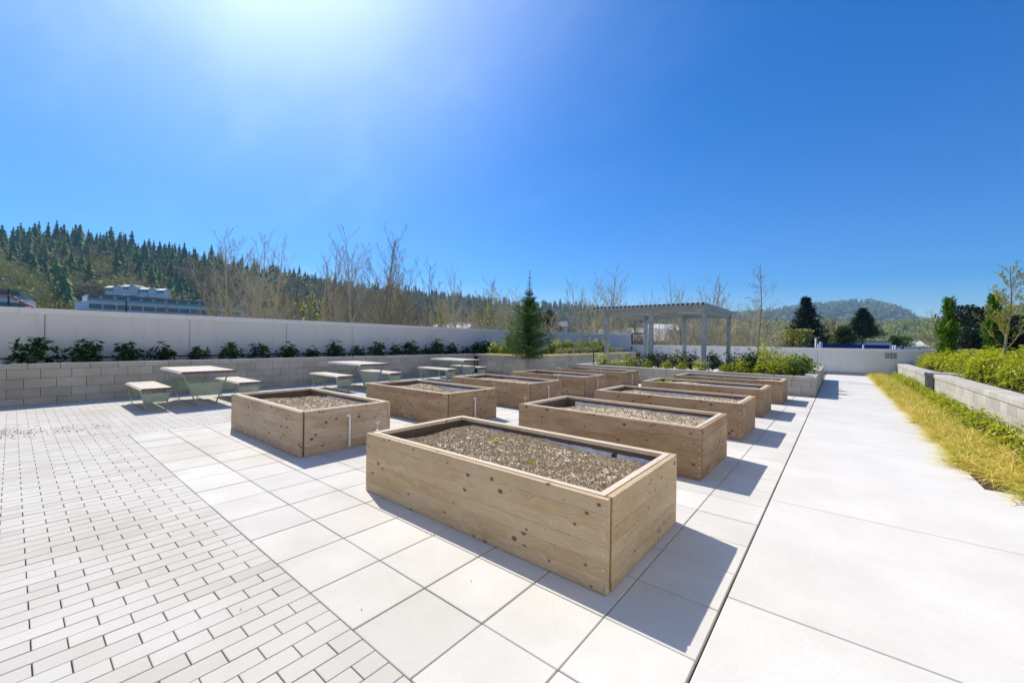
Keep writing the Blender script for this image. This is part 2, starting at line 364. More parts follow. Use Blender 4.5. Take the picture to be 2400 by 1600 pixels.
def bare_tree(seed, H=10., n_limb=30, lean=.03, up=.5, width=.34, fork=0, kids=(6, 4), base=.22, r0=None, minr=.006, ang=.75):
    rg = np.random.default_rng(seed); segs, tips = [], []
    r0 = r0 or H * .011
    stems = [(v3((0, 0, 0)), unit(v3((rg.normal() * lean, rg.normal() * lean, 1))), H, r0)]
    for k in range(fork):
        a = rg.random() * 6.28; stems.append((v3((0, 0, H * .02)), unit(v3((math.cos(a) * .28, math.sin(a) * .28, 1))), H * (.7 + .25 * rg.random()), r0 * .7))
    for p, d, h, r in stems:
        q = p; st = 12; pts = [q]; dd = d
        for i in range(st):
            dd = unit(dd + rg.normal(size=3) * .03 + np.array([0, 0, .03])); n = q + dd * h / st
            segs.append((*q, *n, r * (1 - i / st) + .008, r * (1 - (i + 1) / st) + .008)); q = n; pts.append(q)
        for j in range(n_limb):
            t = base + (1 - base) * ((j + rg.random()) / n_limb) ** .9; t = min(t, .985); i = min(int(t * st), st - 1); f = t * st - i
            b = pts[i] * (1 - f) + pts[i + 1] * f; a = j * 2.4 + rg.random(); ca = ang * (.8 + .4 * rg.random())
            nd = v3((math.cos(a) * math.sin(ca), math.sin(a) * math.sin(ca), math.cos(ca)))
            L = h * width * (1.15 - t) * (.65 + .6 * rg.random()) + h * .03
            branch(segs, tips, b, nd, L, max(r * .38 * (1.1 - t), minr * 1.6), 2 if t < .84 else 1, rg, up, .62, kids, 4, .36)
    S = np.array(segs); S[:, 6:8] = np.maximum(S[:, 6:8], minr); return S, np.array(tips)
def bare_object(seed, mt, bud=None, budn=2, budsize=.10, **k):
    S, T = bare_tree(seed, **k); big = S[S[:, 6] > .03]; small = S[S[:, 6] <= .03]
    me1 = segs_mesh('trunk', big if len(big) else S[:4], 6, mt); me2 = segs_mesh('twigs', small, 3, mt); me3 = None
    if bud:
        p = np.repeat(small[:, 0:3] * .4 + small[:, 3:6] * .6, budn, 0) + rng.normal(size=(len(small) * budn, 3)) * .03
        me3 = np_mesh('leaves', leaves(p, unit(rng.normal(size=p.shape)), budsize * (.6 + .8 * rng.random(len(p))), budsize * .6), rng.random(len(p)), bud)
    return me1, me2, me3

# ================================================================== the ground and terrace
def hlerp(x, xs, ys): return float(np.interp(x, xs, ys))
GZ = -8.0
def ground_mat():
    m = mat('valley_ground', rough=.95); t = NT(m); v = t.coords()
    a = t.noise(v, .012, 6, .6); b = t.noise(v, .15, 5, .6)
    t.color(t.mix(.5, t.ramp(a, [(.35, (.05, .06, .025)), (.5, (.09, .10, .04)), (.65, (.16, .14, .10))]), t.ramp(b, [(.3, (.05, .06, .03)), (.7, (.15, .13, .09))]))); return m
M['ground'] = ground_mat()
mb = MB(); mb.poly([(-9000, -9000, GZ), (9000, -9000, GZ), (9000, 9000, GZ), (-9000, 9000, GZ)])
tag(mb.build('ground', M['ground']), kind='structure')
def hill(name, pxs, dr, zr, foot, lip, rough_, seed, mt, behind=250):
    """terrain strip: azimuths given by survey column; rises from depth foot to the ridge depth dr, height zr"""
    rg = np.random.default_rng(seed); cols = np.linspace(pxs[0], pxs[-1], 90); rows = 22; V = []; F = []
    ph = rg.random(6) * 6.28
    for px in cols:
        D = hlerp(px, pxs, dr); Zr = hlerp(px, pxs, zr); f = hlerp(px, pxs, foot)
        for j in range(rows + 4):
            if j <= rows:
                s = j / rows; d = f + (D - f) * s; z = GZ - .5 + (Zr - GZ) * (s ** lip) + math.sin(px * .021 + ph[0] + s * 5) * rough_ * s * (1 - s) * 4 + math.sin(px * .05 + ph[1] - s * 9) * rough_ * .5 * s * (1 - s) * 4
            else:
                s = (j - rows) / 3; d = D + behind * s; z = Zr - (Zr - GZ) * (s * s * .5)
            v = ray(px, 800); V.append((v[0] * d, v[1] * d, z))
    n = rows + 4
    for i in range(len(cols) - 1):
        for j in range(n - 1): F.append((i * n + j, i * n + j + 1, (i + 1) * n + j + 1, (i + 1) * n + j))
    me = bpy.data.meshes.new(name); me.from_pydata(V, [], F); me.materials.append(mt); me.polygons.foreach_set('use_smooth', [True] * len(F))
    o = link(name, me); tag(o, kind='structure')
    def height(px, s):
        D = hlerp(px, pxs, dr); Zr = hlerp(px, pxs, zr); f = hlerp(px, pxs, foot); d = f + (D - f) * s
        z = GZ - .5 + (Zr - GZ) * (s ** lip) + math.sin(px * .021 + ph[0] + s * 5) * rough_ * s * (1 - s) * 4 + math.sin(px * .05 + ph[1] - s * 9) * rough_ * .5 * s * (1 - s) * 4
        v = ray(px, 800); return (v[0] * d, v[1] * d, z, d)
    return height
def forest_floor():
    m = mat('forest_floor', rough=.95); t = NT(m); v = t.coords()
    t.color(t.ramp(t.noise(v, .05, 6, .65), [(.3, (.02, .03, .015)), (.55, (.06, .06, .03)), (.75, (.13, .10, .06))])); return m
M['forest'] = forest_floor()
def ridge(px, y, d):   # height of a surveyed skyline point at depth d
    return at_d(px, y, d).z
LX = [-300, 0, 120, 220, 320, 420, 520, 640, 760, 900, 1050, 1200, 1350, 1500, 1700, 1900]
LY = [592, 592, 588, 592, 606, 624, 642, 655, 675, 690, 704, 716, 724, 738, 752, 765]
LD = [480, 480, 490, 500, 520, 540, 580, 680, 800, 950, 1100, 1250, 1400, 1550, 1700, 1800]
hillL = hill('forest_hill', LX, LD, [ridge(a, b, c) for a, b, c in zip(LX, LY, LD)], [190 + max(0, a) * .22 for a in LX], 1.0, 4, 3, M['forest'], 300)
MX = [1500, 1650, 1760, 1800, 1850, 1900, 1960, 2000, 2050, 2090, 2120, 2150, 2200, 2260, 2400, 2600]
MY = [770, 745, 735, 730, 722, 716, 712, 708, 709, 718, 728, 744, 765, 775, 790, 800]
MD = [2600] * 16
hillM = hill('blue_mountain', MX, MD, [ridge(a, b, c) for a, b, c in zip(MX, MY, MD)], [1300] * 16, 1.3, 20, 5, M['forest'], 700)
NX = [1450, 1700, 1800, 1900, 2000, 2100, 2160, 2220, 2300, 2400, 2550, 2800]
NY = [770, 768, 765, 764, 763, 764, 760, 752, 742, 735, 728, 725]
ND = [1000, 1000, 1000, 1000, 1000, 1000, 950, 900, 800, 700, 650, 600]
hillN = hill('low_hill', NX, ND, [ridge(a, b, c) for a, b, c in zip(NX, NY, ND)], [430] * 7 + [400, 360, 330, 300, 300], 1.1, 6, 6, M['forest'], 250)

# ---- tree kinds for the hills
def conifer_quads(seed, H=1., W=.16, layers=13, per=9, droop=.35):
    rg = np.random.default_rng(seed); Q = []; T = []
    for i in range(layers):
        t = (i + .5 * rg.random()) / layers; z = H * (.06 + .94 * t); r = W * H * (1 - t) ** .85 * (.75 + .5 * rg.random()) + .006 * H
        for j in range(per):
            a = 6.283 * (j + rg.random()) / per; rr = r * (.65 + .6 * rg.random()); ww = 2.6 * r / per + .012 * H; hh = H / layers * .9
            c, s = math.cos(a), math.sin(a)
            Q.append([(0, 0, z + hh), (rr * c * .6 - s * ww, rr * s * .6 + c * ww, z - rr * droop * .6), (rr * c, rr * s, z - rr * droop), (rr * c * .6 + s * ww, rr * s * .6 - c * ww, z - rr * droop * .6 - .2 * hh)])
            T.append(rg.random())
    return np.array(Q), np.array(T)
def round_quads(seed, n=260, leaf=.085, flat=.8):
    """ragged leafless crown of a far broadleaf tree, unit height"""
    rg = np.random.default_rng(seed); nl = 9; cen = unit(rg.normal(size=(nl, 3))) * .2 * rg.random((nl, 1)) ** .4 + np.array([0, 0, .6]); rad = .16 + .12 * rg.random(nl)
    k = rg.integers(0, nl, n); p = cen[k] + unit(rg.normal(size=(n, 3))) * (rad[k] * (.55 + .5 * rg.random(n)))[:, None]
    d = unit(unit(p - np.array([0, 0, .25])) + rg.normal(size=(n, 3)) * .45)
    Q = leaves(p, d, leaf * (.6 + .9 * rg.random(n)), leaf * .55, rg)
    st = MB(); 
    T = np.clip(.35 + .5 * rg.random(n) + .2 * (p[:, 2] - .6), 0, 1)
    tr = np.array([[(-.012, 0, 0), (.012, 0, 0), (.008, 0, .6), (-.008, 0, .6)], [(0, -.012, 0), (0, .012, 0), (0, .008, .6), (0, -.008, .6)]])
    return np.concatenate([Q, tr]), np.concatenate([T, [.2, .2]])
CON = [conifer_quads(100 + i, 1., w_, l_, p_) for i, (w_, l_, p_) in enumerate([(.21, 14, 10), (.26, 13, 11), (.18, 15, 9), (.23, 12, 9), (.29, 12, 11)])]
RND = [round_quads(200 + i) for i in range(5)]
CONM = [np_mesh('hill_conifer', q, t, M['hillfir']) for q, t in CON]
RNDM = [np_mesh('hill_broadleaf', q, t, M['hillleaf']) for q, t in RND]
RNDY = [np_mesh('hill_broadleaf_yellow', q, t, M['hillyellow']) for q, t in RND[:2]]
def place(me, name, x, y, z, h, wd, rz, label, cat, group):
    o = link(name, me, loc=(x, y, z)); o.scale = (h * wd, h * wd, h); o.rotation_euler = (0, 0, rz); tag(o, label, cat, group)
def scatter_stuff(name, items, protos, mt, label, cat):
    V = []; T = []
    for (x, y, z, h, wd, rz, k) in items:
        q, t = protos[k % len(protos)]; c, s = math.cos(rz), math.sin(rz); p = q * np.array([h * wd, h * wd, h])
        V.append(np.stack([p[..., 0] * c - p[..., 1] * s + x, p[..., 0] * s + p[..., 1] * c + y, p[..., 2] + z], -1)); T.append(np.clip(t * .7 + rnd.random() * .3, 0, 1))
    me = np_mesh(name, np.concatenate(V), np.concatenate(T), mt); tag(link(name, me), label, cat, kind='stuff')
con, dec = [], []
for i in range(3000):      # left hill, spread evenly over what the view sees
    px = rnd.uniform(-180, 1750); s = rnd.random() ** .9; x, y, z, d = hillL(px, s)
    if d > 1300 and rnd.random() < .2: continue
    if 170 < px < 430 and 230 < d < 300: continue
    conifer = rnd.random() < ((.07 if math.sin(px * .021 + s * 6) > -.45 else .5) + .92 * s ** 2.7 if px < 700 else .3 + .6 * s * s)
    h = rnd.choice((1., 1., 1.25)) * rnd.uniform(16, 28) * (1.2 if px < 600 else 1.05) if conifer else rnd.uniform(17, 24)
    if not conifer: h *= 1.15
    (con if conifer else dec).append((x, y, z - 1, h, rnd.uniform(.85, 1.25) if conifer else rnd.uniform(.85, 1.3), rnd.uniform(0, 6), rnd.randrange(5), h / d))
con.sort(key=lambda q: -q[7]); dec.sort(key=lambda q: -q[7])
for k, (x, y, z, h, wd, rz, v, _) in enumerate(con[:290]):
    place(CONM[v], 'fir_tree', x, y, z, h, wd, rz, 'dark green pointed fir tree on the wooded hillside beyond the wall', 'fir tree', 'fir trees on the wooded hillside')
for k, (x, y, z, h, wd, rz, v, _) in enumerate(dec[:250]):
    if k % 9 == 3: place(RNDY[v % 2], 'spring_tree', x, y, z, h, wd, rz, 'yellow-green spring tree among the firs on the hillside', 'tree', 'yellow-green trees on the hillside')
    else: place(RNDM[v], 'broadleaf_tree', x, y, z, h, wd, rz, 'brown olive broadleaf tree on the wooded hillside beyond the wall', 'tree', 'broadleaf trees on the wooded hillside')
scatter_stuff('conifer_forest', [q[:7] for q in con[290:]], CON, M['hillfir'], 'dark conifer woods running along the far hill ridge', 'forest')
scatter_stuff('broadleaf_forest', [q[:7] for q in dec[250:]], RND, M['hillleaf'], 'brown and olive broadleaf woods on the far slopes of the ridge', 'forest')
mc, md = [], []
for i in range(5200):
    px = rnd.uniform(1650, 2450); s = rnd.random() ** .7; x, y, z, d = hillM(px, s)
    (mc if rnd.random() < .75 else md).append((x, y, z - 2, rnd.uniform(18, 34), rnd.uniform(1.1, 1.9), rnd.uniform(0, 6), rnd.randrange(5)))
scatter_stuff('mountain_conifers', mc, [conifer_quads(300 + i, 1., .22, 6, 6) for i in range(3)], M['hillfir'], 'hazy blue conifers covering the far round mountain', 'forest')
scatter_stuff('mountain_woods', md, [round_quads(310 + i, 60, .2) for i in range(3)], M['hillleaf'], 'hazy brown broadleaf woods covering the far round mountain', 'forest')
mc, md = [], []
for i in range(2600):
    px = rnd.uniform(1480, 2700); s = rnd.random() ** .9; x, y, z, d = hillN(px, s)
    (mc if rnd.random() < .42 else md).append((x, y, z - 1, rnd.uniform(12, 21), rnd.uniform(1., 1.4), rnd.uniform(0, 6), rnd.randrange(5)))
scatter_stuff('low_hill_conifers', mc, [conifer_quads(320 + i, 1., .18, 9, 7) for i in range(3)], M['hillfir'], 'conifers on the low hills in front of the blue mountain', 'forest')
scatter_stuff('low_hill_woods', md, [round_quads(330 + i, 120, .13) for i in range(3)], M['hillleaf'], 'grey brown broadleaf woods on the low hills before the mountain', 'forest')

# ---- terrace structure
mb = MB(); mb.box((-14.62, -9, GZ), (16, 27.32, -.09)); tag(mb.build('terrace_building', M['deck']), kind='structure')
mb = MB(); mb.box((-13.3, -9.1, -.0299), (-.52, -4.75, .0)); tag(mb.build('rear_paving', M['paver']), kind='structure')
mb = MB(); mb.box((-13.4, -9, -.088), (-.52, 27.1, -.03)); tag(mb.build('paving_bed', M['joint']), kind='structure')
# small clay pavers, running bond
mb = MB(); PW, PL = .1125, .23; g = .0022
X = -13.31; i = 0
while X < -.52:
    j0 = .07 + (0 if i % 2 else PL / 2)
    for j in range(-22, 66):
        y0 = j0 + j * PL; y1 = y0 + PL; x1 = min(X + PW, -.512)
        if y0 > 13.6 or y0 < -4.6: continue
        if X + PW > -8.35 and y0 > 1.118: continue
        y1c = y1
        if X + PW > -8.35 and y1 > 1.08: y1c = 1.118
        if y1c - y0 < .03: continue
        dz = rnd.uniform(-.0012, .0012)
        # most of the near rows sit in view; cut those behind the camera
        gx = .0012 + rnd.random() * .001; gy = .0018 + rnd.random() * .0012
        mb.box((X + gx, y0 + gy, -.03), (x1 - gx, y1c - gy, dz), rnd.random() if rnd.random() < .3 else .3 * rnd.random(), .0025)
    X += PW; i += 1
tag(mb.build('brick_pavers', M['paver']), kind='structure')
# large square slabs
mb = MB(); SX, SY = .4745, .465
for i in range(17):
    x1 = -.507 - i * SX; x0 = max(x1 - SX, -8.35)
    for j in range(0, 29):
        y0 = 1.118 + j * SY; y1 = min(y0 + SY, 14.56); gg = .0026 + rnd.random() * .0016
        mb.box((x0 + gg, y0 + gg, -.03), (x1 - gg, y1 - gg, rnd.uniform(-.001, .002)), rnd.random() ** 2, .004)
tag(mb.build('paving_slabs', M['slab']), kind='structure')
# broad concrete path
mb = MB(); ys = [-9, -5, -2.9, -1.0, .85, 2.68, 4.62, 6.48, 8.16, 9.84, 11.6, 13.4, 15.2, 17, 18.8, 20.6, 22.4, 24.2, 27.1]
mb2 = MB(); mb2.box((-.5, -9, -.088), (1.3, 27.1, -.02)); tag(mb2.build('path_base', M['joint']), kind='structure')
for a, b in zip(ys, ys[1:]): mb.box((-.496, a + .004, -.02), (1.22 if a > 4.7 else 2.262, b - .004, .001 if a > 4.7 else .006), rnd.random(), .004)
tag(mb.build('path', M['path']), kind='structure')
mb = MB(); mb.box((1.224, -9, -.088), (2.25, 27.1, .004)); tag(mb.build('planting_strip_soil', M['soil']), kind='structure')
mb = MB(); mb.box((-10, 14.9, -.02), (-.6, 27.1, -.004)); tag(mb.build('pergola_floor', M['slab']), kind='structure')

# ---- block walls
def block_run(mb, p0, p1, axis, inward, z1, t0=0.):
    """courses of split blocks along an axis between p0 and p1; face plane at the given coordinate; inward = sign of the back side"""
    BL, BH = .457, .203; n = int(math.ceil(z1 / BH - 1e-6)); face, a0, a1 = p0[0], p0[1], p1
    for k in range(n):
        zt = z1 - k * BH; zb = max(zt - BH, -.02); off = (k % 2) * BL / 2; a = a0 - off
        while a < a1 - 1e-4:
            s = max(a, a0); e = min(a + BL, a1)
            if e - s > .02:
                ex = rnd.uniform(0, .004); q0, q1 = (face - ex, face + .2) if inward > 0 else (face - .2, face + ex)
                A = (q0, s + .0025, zb + .0015); B = (q1, e - .0025, zt - .0015)
                if axis == 'x': A = (A[1], A[0], A[2]); B = (B[1], B[0], B[2])
                mb.box(A, B, rnd.random(), .005)
            a += BL
def cap_run(mb, face, a0, a1, axis, inward, z0, z1, L=.46, depth=.30, off=0.):
    a = a0 - off
    while a < a1 - 1e-4:
        s = max(a, a0); e = min(a + L, a1)
        if e - s > .02:
            q0, q1 = (face - .02, face + depth) if inward > 0 else (face - depth, face + .02)
            A = (q0, s + .0025, z0 + .001); B = (q1, e - .0025, z1)
            if axis == 'x': A = (A[1], A[0], A[2]); B = (B[1], B[0], B[2])
            mb.box(A, B, rnd.random(), .006)
        a += L
WZ, CZ = .752, .867
o = empty('retaining_wall', (-13.31, 2, 0), 0, 'long grey split block retaining wall behind the picnic tables, under the white parapet', 'retaining wall')
def par(ob, o):   # parent while keeping world coordinates
    ob.parent = o; ob.matrix_parent_inverse = Matrix.Translation(o.location).inverted(); return ob
mb = MB(); block_run(mb, (-13.31, -6), 13.66, 'y', -1, WZ); par(mb.build('blocks', M['block']), o)
mb = MB(); cap_run(mb, -13.31, -6, 13.64, 'y', -1, WZ, CZ, off=.22); par(mb.build('cap', M['cap']), o)
o = empty('raised_bed_wall', (-10.3, 13.7, 0), 0, 'grey block wall of the raised bed that holds the spruce tree', 'retaining wall')
mb = MB(); block_run(mb, (13.68, -13.09), -10.3, 'x', 1, WZ); block_run(mb, (-10.3, 13.9), 25.6, 'y', -1, WZ); par(mb.build('blocks', M['block']), o)
mb = MB(); cap_run(mb, 13.68, -13.28, -10.0, 'x', 1, WZ, CZ); cap_run(mb, -10.28, 13.99, 25.6, 'y', -1, WZ, CZ); par(mb.build('cap', M['cap']), o)
mb = MB(); mb.box((-14.36, -6, .0), (-13.52, 13.95, .80)); mb.box((-14.36, 13.96, 0), (-10.52, 26.9, .80)); tag(mb.build('raised_bed_soil', M['soil']), kind='structure')
MZ, MC = .475, .585
o = empty('pergola_planter_wall', (-4, 14.55, 0), 0, 'low grey block planter wall with pale cap stones in front of the pergola', 'planter wall')
mb = MB(); block_run(mb, (14.57, -8.4), -.52, 'x', 1, MZ); block_run(mb, (-.52, 14.78), 22.5, 'y', -1, MZ)
block_run(mb, (-8.4, 14.78), 22.5, 'y', 1, MZ); par(mb.build('blocks', M['block']), o)
mb = MB(); cap_run(mb, 14.57, -8.42, -.50, 'x', 1, MZ, MC); cap_run(mb, -.52, 14.875, 22.5, 'y', -1, MZ, MC); cap_run(mb, -8.4, 14.875, 22.5, 'y', 1, MZ, MC); par(mb.build('cap', M['cap']), o)
o = empty('inner_planter_wall', (-5, 16.0, 0), 0, 'low inner block kerb behind the shrubs, at the edge of the pergola floor', 'planter wall')
mb = MB(); block_run(mb, (15.9, -8.1), -3.0, 'x', -1, .42); par(mb.build('blocks', M['block']), o)
mb = MB(); cap_run(mb, 15.9, -8.1, -3.0, 'x', -1, .42, .52, depth=.25); par(mb.build('cap', M['cap']), o)
mb = MB(); mb.box((-8.19, 14.78, 0), (-.73, 15.69, .51)); mb.box((-3.0, 15.69, 0), (-.73, 22.5, .51)); tag(mb.build('pergola_planter_soil', M['soil']), kind='structure')
RZ0, RZ1, RXW = .555, .67, 2.27
o = empty('right_bed_wall', (RXW, 12, 0), 0, 'sunlit pale block wall beside the tawny grass on the right', 'retaining wall')
mb = MB(); block_run(mb, (RXW, -2), 17.7, 'y', 1, RZ0); par(mb.build('blocks', M['block']), o)
mb = MB(); cap_run(mb, RXW, -2, 17.75, 'y', 1, RZ0, RZ1, depth=.34); par(mb.build('cap', M['cap']), o)
o = empty('right_bed_far_wall', (RXW, 22, 0), 0, 'farther set back section of pale block wall beyond the notch, reaching the parapet', 'retaining wall')
mb = MB(); block_run(mb, (2.2, 18.9), 26.9, 'y', 1, RZ0); block_run(mb, (18.9, 2.42), 3.6, 'x', 1, RZ0); par(mb.build('blocks', M['block']), o)
mb = MB(); cap_run(mb, 2.2, 18.9, 26.9, 'y', 1, RZ0, RZ1, depth=.34); cap_run(mb, 18.9, 2.56, 3.6, 'x', 1, RZ0, RZ1); par(mb.build('cap', M['cap']), o)
mb = MB(); mb.box((2.48, -2, 0), (16, 18.2, .60)); mb.box((3.4, 18.2, 0), (16, 19.1, .60)); mb.box((2.42, 19.12, 0), (16, 27.0, .60)); tag(mb.build('right_bed_soil', M['soil']), kind='structure')

# ---- unseen building added to bounce sunlight onto shaded faces: right wing and back wing
M['render'] = stucco('building_render', (.78, .75, .69)); M['bglass'] = mat('building_glass', (.03, .05, .06), .08, 0, .8); M['bframe'] = mat('window_frame_white', (.75, .75, .73), .5)
o = empty('bounce_building', (7.3, -9, 0), 0, 'unseen pale building added behind and right of the terrace to bounce sunlight', 'building')
mb = MB(); mb.box((7.3, -24, GZ), (20, 10.2, 11.5)); mb.box((-14.6, -24, GZ), (7.299, -9.2, 11.5)); par(mb.build('wall', M['render'], None), o)
for k in range(3):
    for j in range(5):
        yy = -8.2 + j * 3.7; zz = .7 + k * 3.4
        mb = MB(); mb.box((7.26, yy, zz), (7.299, yy + 1.5, zz + 1.5)); f = par(mb.build('window', M['bframe']), o)
        mb = MB(); mb.box((7.25, yy + .07, zz + .07), (7.259, yy + 1.43, zz + 1.43)); p_ = mb.build('pane', M['bglass']); p_.parent = f; p_.matrix_parent_inverse = f.matrix_world.inverted()
    for j in range(5):
        xx = -12.5 + j * 3.9; zz = .7 + k * 3.4
        mb = MB(); mb.box((xx, -9.2, zz), (xx + 1.5, -9.16, zz + 1.5)); f = par(mb.build('window', M['bframe']), o)
        mb = MB(); mb.box((xx + .07, -9.159, zz + .07), (xx + 1.43, -9.15, zz + 1.43)); p_ = mb.build('pane', M['bglass']); p_.parent = f; p_.matrix_parent_inverse = f.matrix_world.inverted()
# ---- parapets
def parapet(name, axis, face, a0, a1, z0, ztop, joints, out, label, cop_h=.14, thick=.2, base=None):
    """out = direction away from the terrace"""
    o = empty(name, (face, a0, 0) if axis == 'y' else (a0, face, 0), 0, label, 'parapet wall')
    def bx(mb, q0, q1, s, e, zb, zt, bev=0., m=0):
        A, B = (min(q0, q1), s, zb), (max(q0, q1), e, zt)
        if axis == 'x': A = (A[1], A[0], A[2]); B = (B[1], B[0], B[2])
        mb.box(A, B, 0, bev)
    mb = MB(); js = [a0] + list(joints) + [a1]
    for s, e in zip(js, js[1:]): bx(mb, face, face + out * .03, s + .007, e - .007, z0, ztop - cop_h + .005, .003)
    par(mb.build('wall_panel', M['stucco']), o)
    mb = MB(); bx(mb, face + out * .032, face + out * thick, a0, a1, GZ + 3, ztop - cop_h + .004); par(mb.build('wall_core', M['dark'] if 0 else M['deck']), o)
    mb = MB(); cj = list(np.arange(a0, a1 - .5, 3.05)) + [a1]
    for s, e in zip(cj, cj[1:]): bx(mb, face - out * .035, face + out * (thick + .04), s + (.0015), e - .0015, ztop - cop_h, ztop, .006)
    par(mb.build('coping', M['coping']), o)
    if base is not None:
        mb = MB(); bx(mb, face - out * .004, face + out * .03, a0, a1, base[0], base[1]); par(mb.build('base_flashing', M['flash']), o)
        mb = MB(); bx(mb, face - out * .02, face + out * .028, a0, a1, base[1] + .001, z0 - .002); par(mb.build('drip_edge', M['black']), o)
    return o
parapet('parapet_wall', 'y', -14.5, -6, 27.1, .955, 2.10, [-4.5, -2.0, .49, 3.22, 5.83, 8.2, 10.7, 13.2, 15.7, 18.2, 20.7, 23.4], -1, 'tall white parapet along the left side behind the row of dark shrubs', base=(.7, .925))
parapet('back_parapet_wall', 'x', 27.1, -14.46, -11.33, .955, 2.13, [-12.5], 1, 'short tall parapet section behind the lime shrubs, left of the black railing', base=(.7, .925))
parapet('low_parapet_wall', 'x', 27.1, -11.25, 16, .12, 1.365, [-8.6, -6.1, -3.4, -.9, 3.9, 6.4, 9], 1, 'low white parapet across the far end of the terrace, carrying the exit sign', base=(0, .10))
mb = MB(); mb.box((-11.34, 27.02, .9), (-11.26, 27.32, 2.10)); o = mb.build('parapet_end_post', M['coping']); tag(o, 'white end post where the tall parapet stops beside the railing', 'wall post')
o = empty('railing', (-11.2, 27.15, 1.1), 0, 'short black metal bar railing between the tall parapet and the pergola', 'railing')
mb = MB(); mb.box((-11.24, 27.1, 1.0), (-11.17, 27.17, 2.17)); mb.box((-10.36, 27.1, 1.0), (-10.31, 27.17, 2.17)); pass
for xa, xb in ((-11.24, -11.17), (-10.36, -10.31)): mb = MB(); mb.box((xa, 27.1, 1.0), (xb, 27.17, 2.17)); par(mb.build('post', M['black']), o)
mb = MB(); mb.box((-11.17, 27.11, 2.12), (-10.36, 27.16, 2.17)); mb.box((-11.17, 27.11, 1.22), (-10.36, 27.16, 1.25)); par(mb.build('rail', M['black']), o)
mb = MB(); [mb.box((-11.17 + .062 * k - .009, 27.12, 1.25), (-11.17 + .062 * k + .009, 27.14, 2.12)) for k in range(1, 13)]; par(mb.build('bars', M['black']), o)
mb = MB(); mb.box((-11.62, 27.0, 1.82), (-11.54, 27.06, 1.94), 0, .01); mb.tube([(-11.58, 27.03, 1.82), (-11.58, 27.0, 1.78)], .02); tag(mb.build('wall_light', M['white']), 'small white wall light near the end of the tall parapet', 'wall light')
# exit sign
o = empty('exit_sign', (1.96, 27.07, 1.04), 0, 'green and white running man exit sign with arrow on the low parapet', 'sign')
mb = MB(); mb.box((-.205, .0, -.13), (.205, .03, .13), 0, .004); b_ = mb.build('sign_frame', mat('sign_dark', (.015, .045, .035), .6), o)
mb = MB(); mb.box((-.185, -.006, -.11), (.185, -.001, .11)); mb.build('sign_face', M['white'], o)
sg = mat('sign_green', (.012, .06, .045), .6)
mb = MB(); mb.box((-.165, -.012, -.085), (-.055, -.0065, .085)); 
mb.poly([(x, -.010, z) for x, z in ((.175, 0), (.08, -.09), (.08, -.04), (-.02, -.04), (-.02, .04), (.08, .04), (.08, .09))][::-1], 0)
mb.box((-.03, -.0095, -.085), (.17, -.0065, .085)); mb.build('pictogram_panel', sg, o)
mb = MB(); F_ = [[(-.125, .045), (-.10, .045), (-.10, .07), (-.125, .07)], [(-.13, -.01), (-.10, -.015), (-.09, .04), (-.12, .04)], [(-.12, .035), (-.07, .02), (-.07, .005), (-.115, .02)], [(-.15, .03), (-.12, .04), (-.125, .02), (-.15, .0)], [(-.115, -.01), (-.075, -.03), (-.085, -.075), (-.1, -.07), (-.095, -.035), (-.125, -.02)], [(-.13, -.01), (-.11, -.015), (-.13, -.05), (-.16, -.06), (-.16, -.05), (-.135, -.035)]]
for f in F_: mb.poly([(x, -.0135, z) for x, z in f], 0)
mb.poly([(x, -.0135, z) for x, z in ((.155, 0), (.09, -.06), (.09, -.025), (-.015, -.025), (-.015, .025), (.09, .025), (.09, .06))], 0)
mb.build('pictogram', M['white'], o)

# ---- wooden planter boxes
def mulch_mesh(L, W, n, rg, zfun, cs=(.010, .021)):
    # undulating sheet plus chips
    nx, ny = 60, 30; V = []; 
    gx = np.linspace(0, L, nx); gy = np.linspace(0, W, ny)
    Z = np.array([[zfun(x / L, y / W) for x in gx] for y in gy]) + rg.normal(size=(ny, nx)) * .004
    Q = []
    for j in range(ny - 1):
        for i in range(nx - 1):
            Q.append([(gx[i], gy[j], Z[j, i]), (gx[i + 1], gy[j], Z[j, i + 1]), (gx[i + 1], gy[j + 1], Z[j + 1, i + 1]), (gx[i], gy[j + 1], Z[j + 1, i])])
    Q = np.array(Q); T = np.full(len(Q), .3)
    c = np.stack([rg.random(n) * L, rg.random(n) * W], 1); cz = np.array([zfun(a / L, b / W) for a, b in c]) + rg.random(n) * .012
    sz = cs[0] + (cs[1] - cs[0]) * rg.random(n) ** 1.6
    ax = unit(rg.normal(size=(n, 3)) * np.array([1, 1, .35])); ay = unit(np.cross(ax, rg.normal(size=(n, 3)) * np.array([.5, .5, .2]) + np.array([0, 0, 1.]))); az = np.cross(ax, ay)
    C = np.concatenate([c, cz[:, None]], 1); a = ax * sz[:, None] * .6; b = ay * sz[:, None] * (.25 + .2 * rg.random((n, 1))); h = az * sz[:, None] * .17
    top = np.stack([C + a + h, C + b + h * 1.3, C - a + h, C - b + h * .7], 1)
    fs = [top]
    for k in range(4):
        p, q = top[:, k], top[:, (k + 1) % 4]; fs.append(np.stack([p, p - 2.2 * h, q - 2.2 * h, q], 1))
    V = np.concatenate([Q] + fs); tt = rg.random(n); T = np.concatenate([T] + [tt * (1 if k == 0 else .75) for k in range(5)])
    return np_mesh('mulch', V, T, M['mulch'])
def weed(parent, x, y, z, s, rg, n=26):
    p = np.tile(np.array([[x, y, z]]), (n, 1)) + rg.normal(size=(n, 3)) * np.array([s * .35, s * .2, .003]); d = unit(rg.normal(size=(n, 3)) * np.array([1, 1, .3]) + np.array([0, 0, .8]))
    o = link('weed', np_mesh('weed', leaves(p, d, s * (.3 + .5 * rg.random(n)), s * .14, rg), rg.random(n), M['lime']), parent); return o
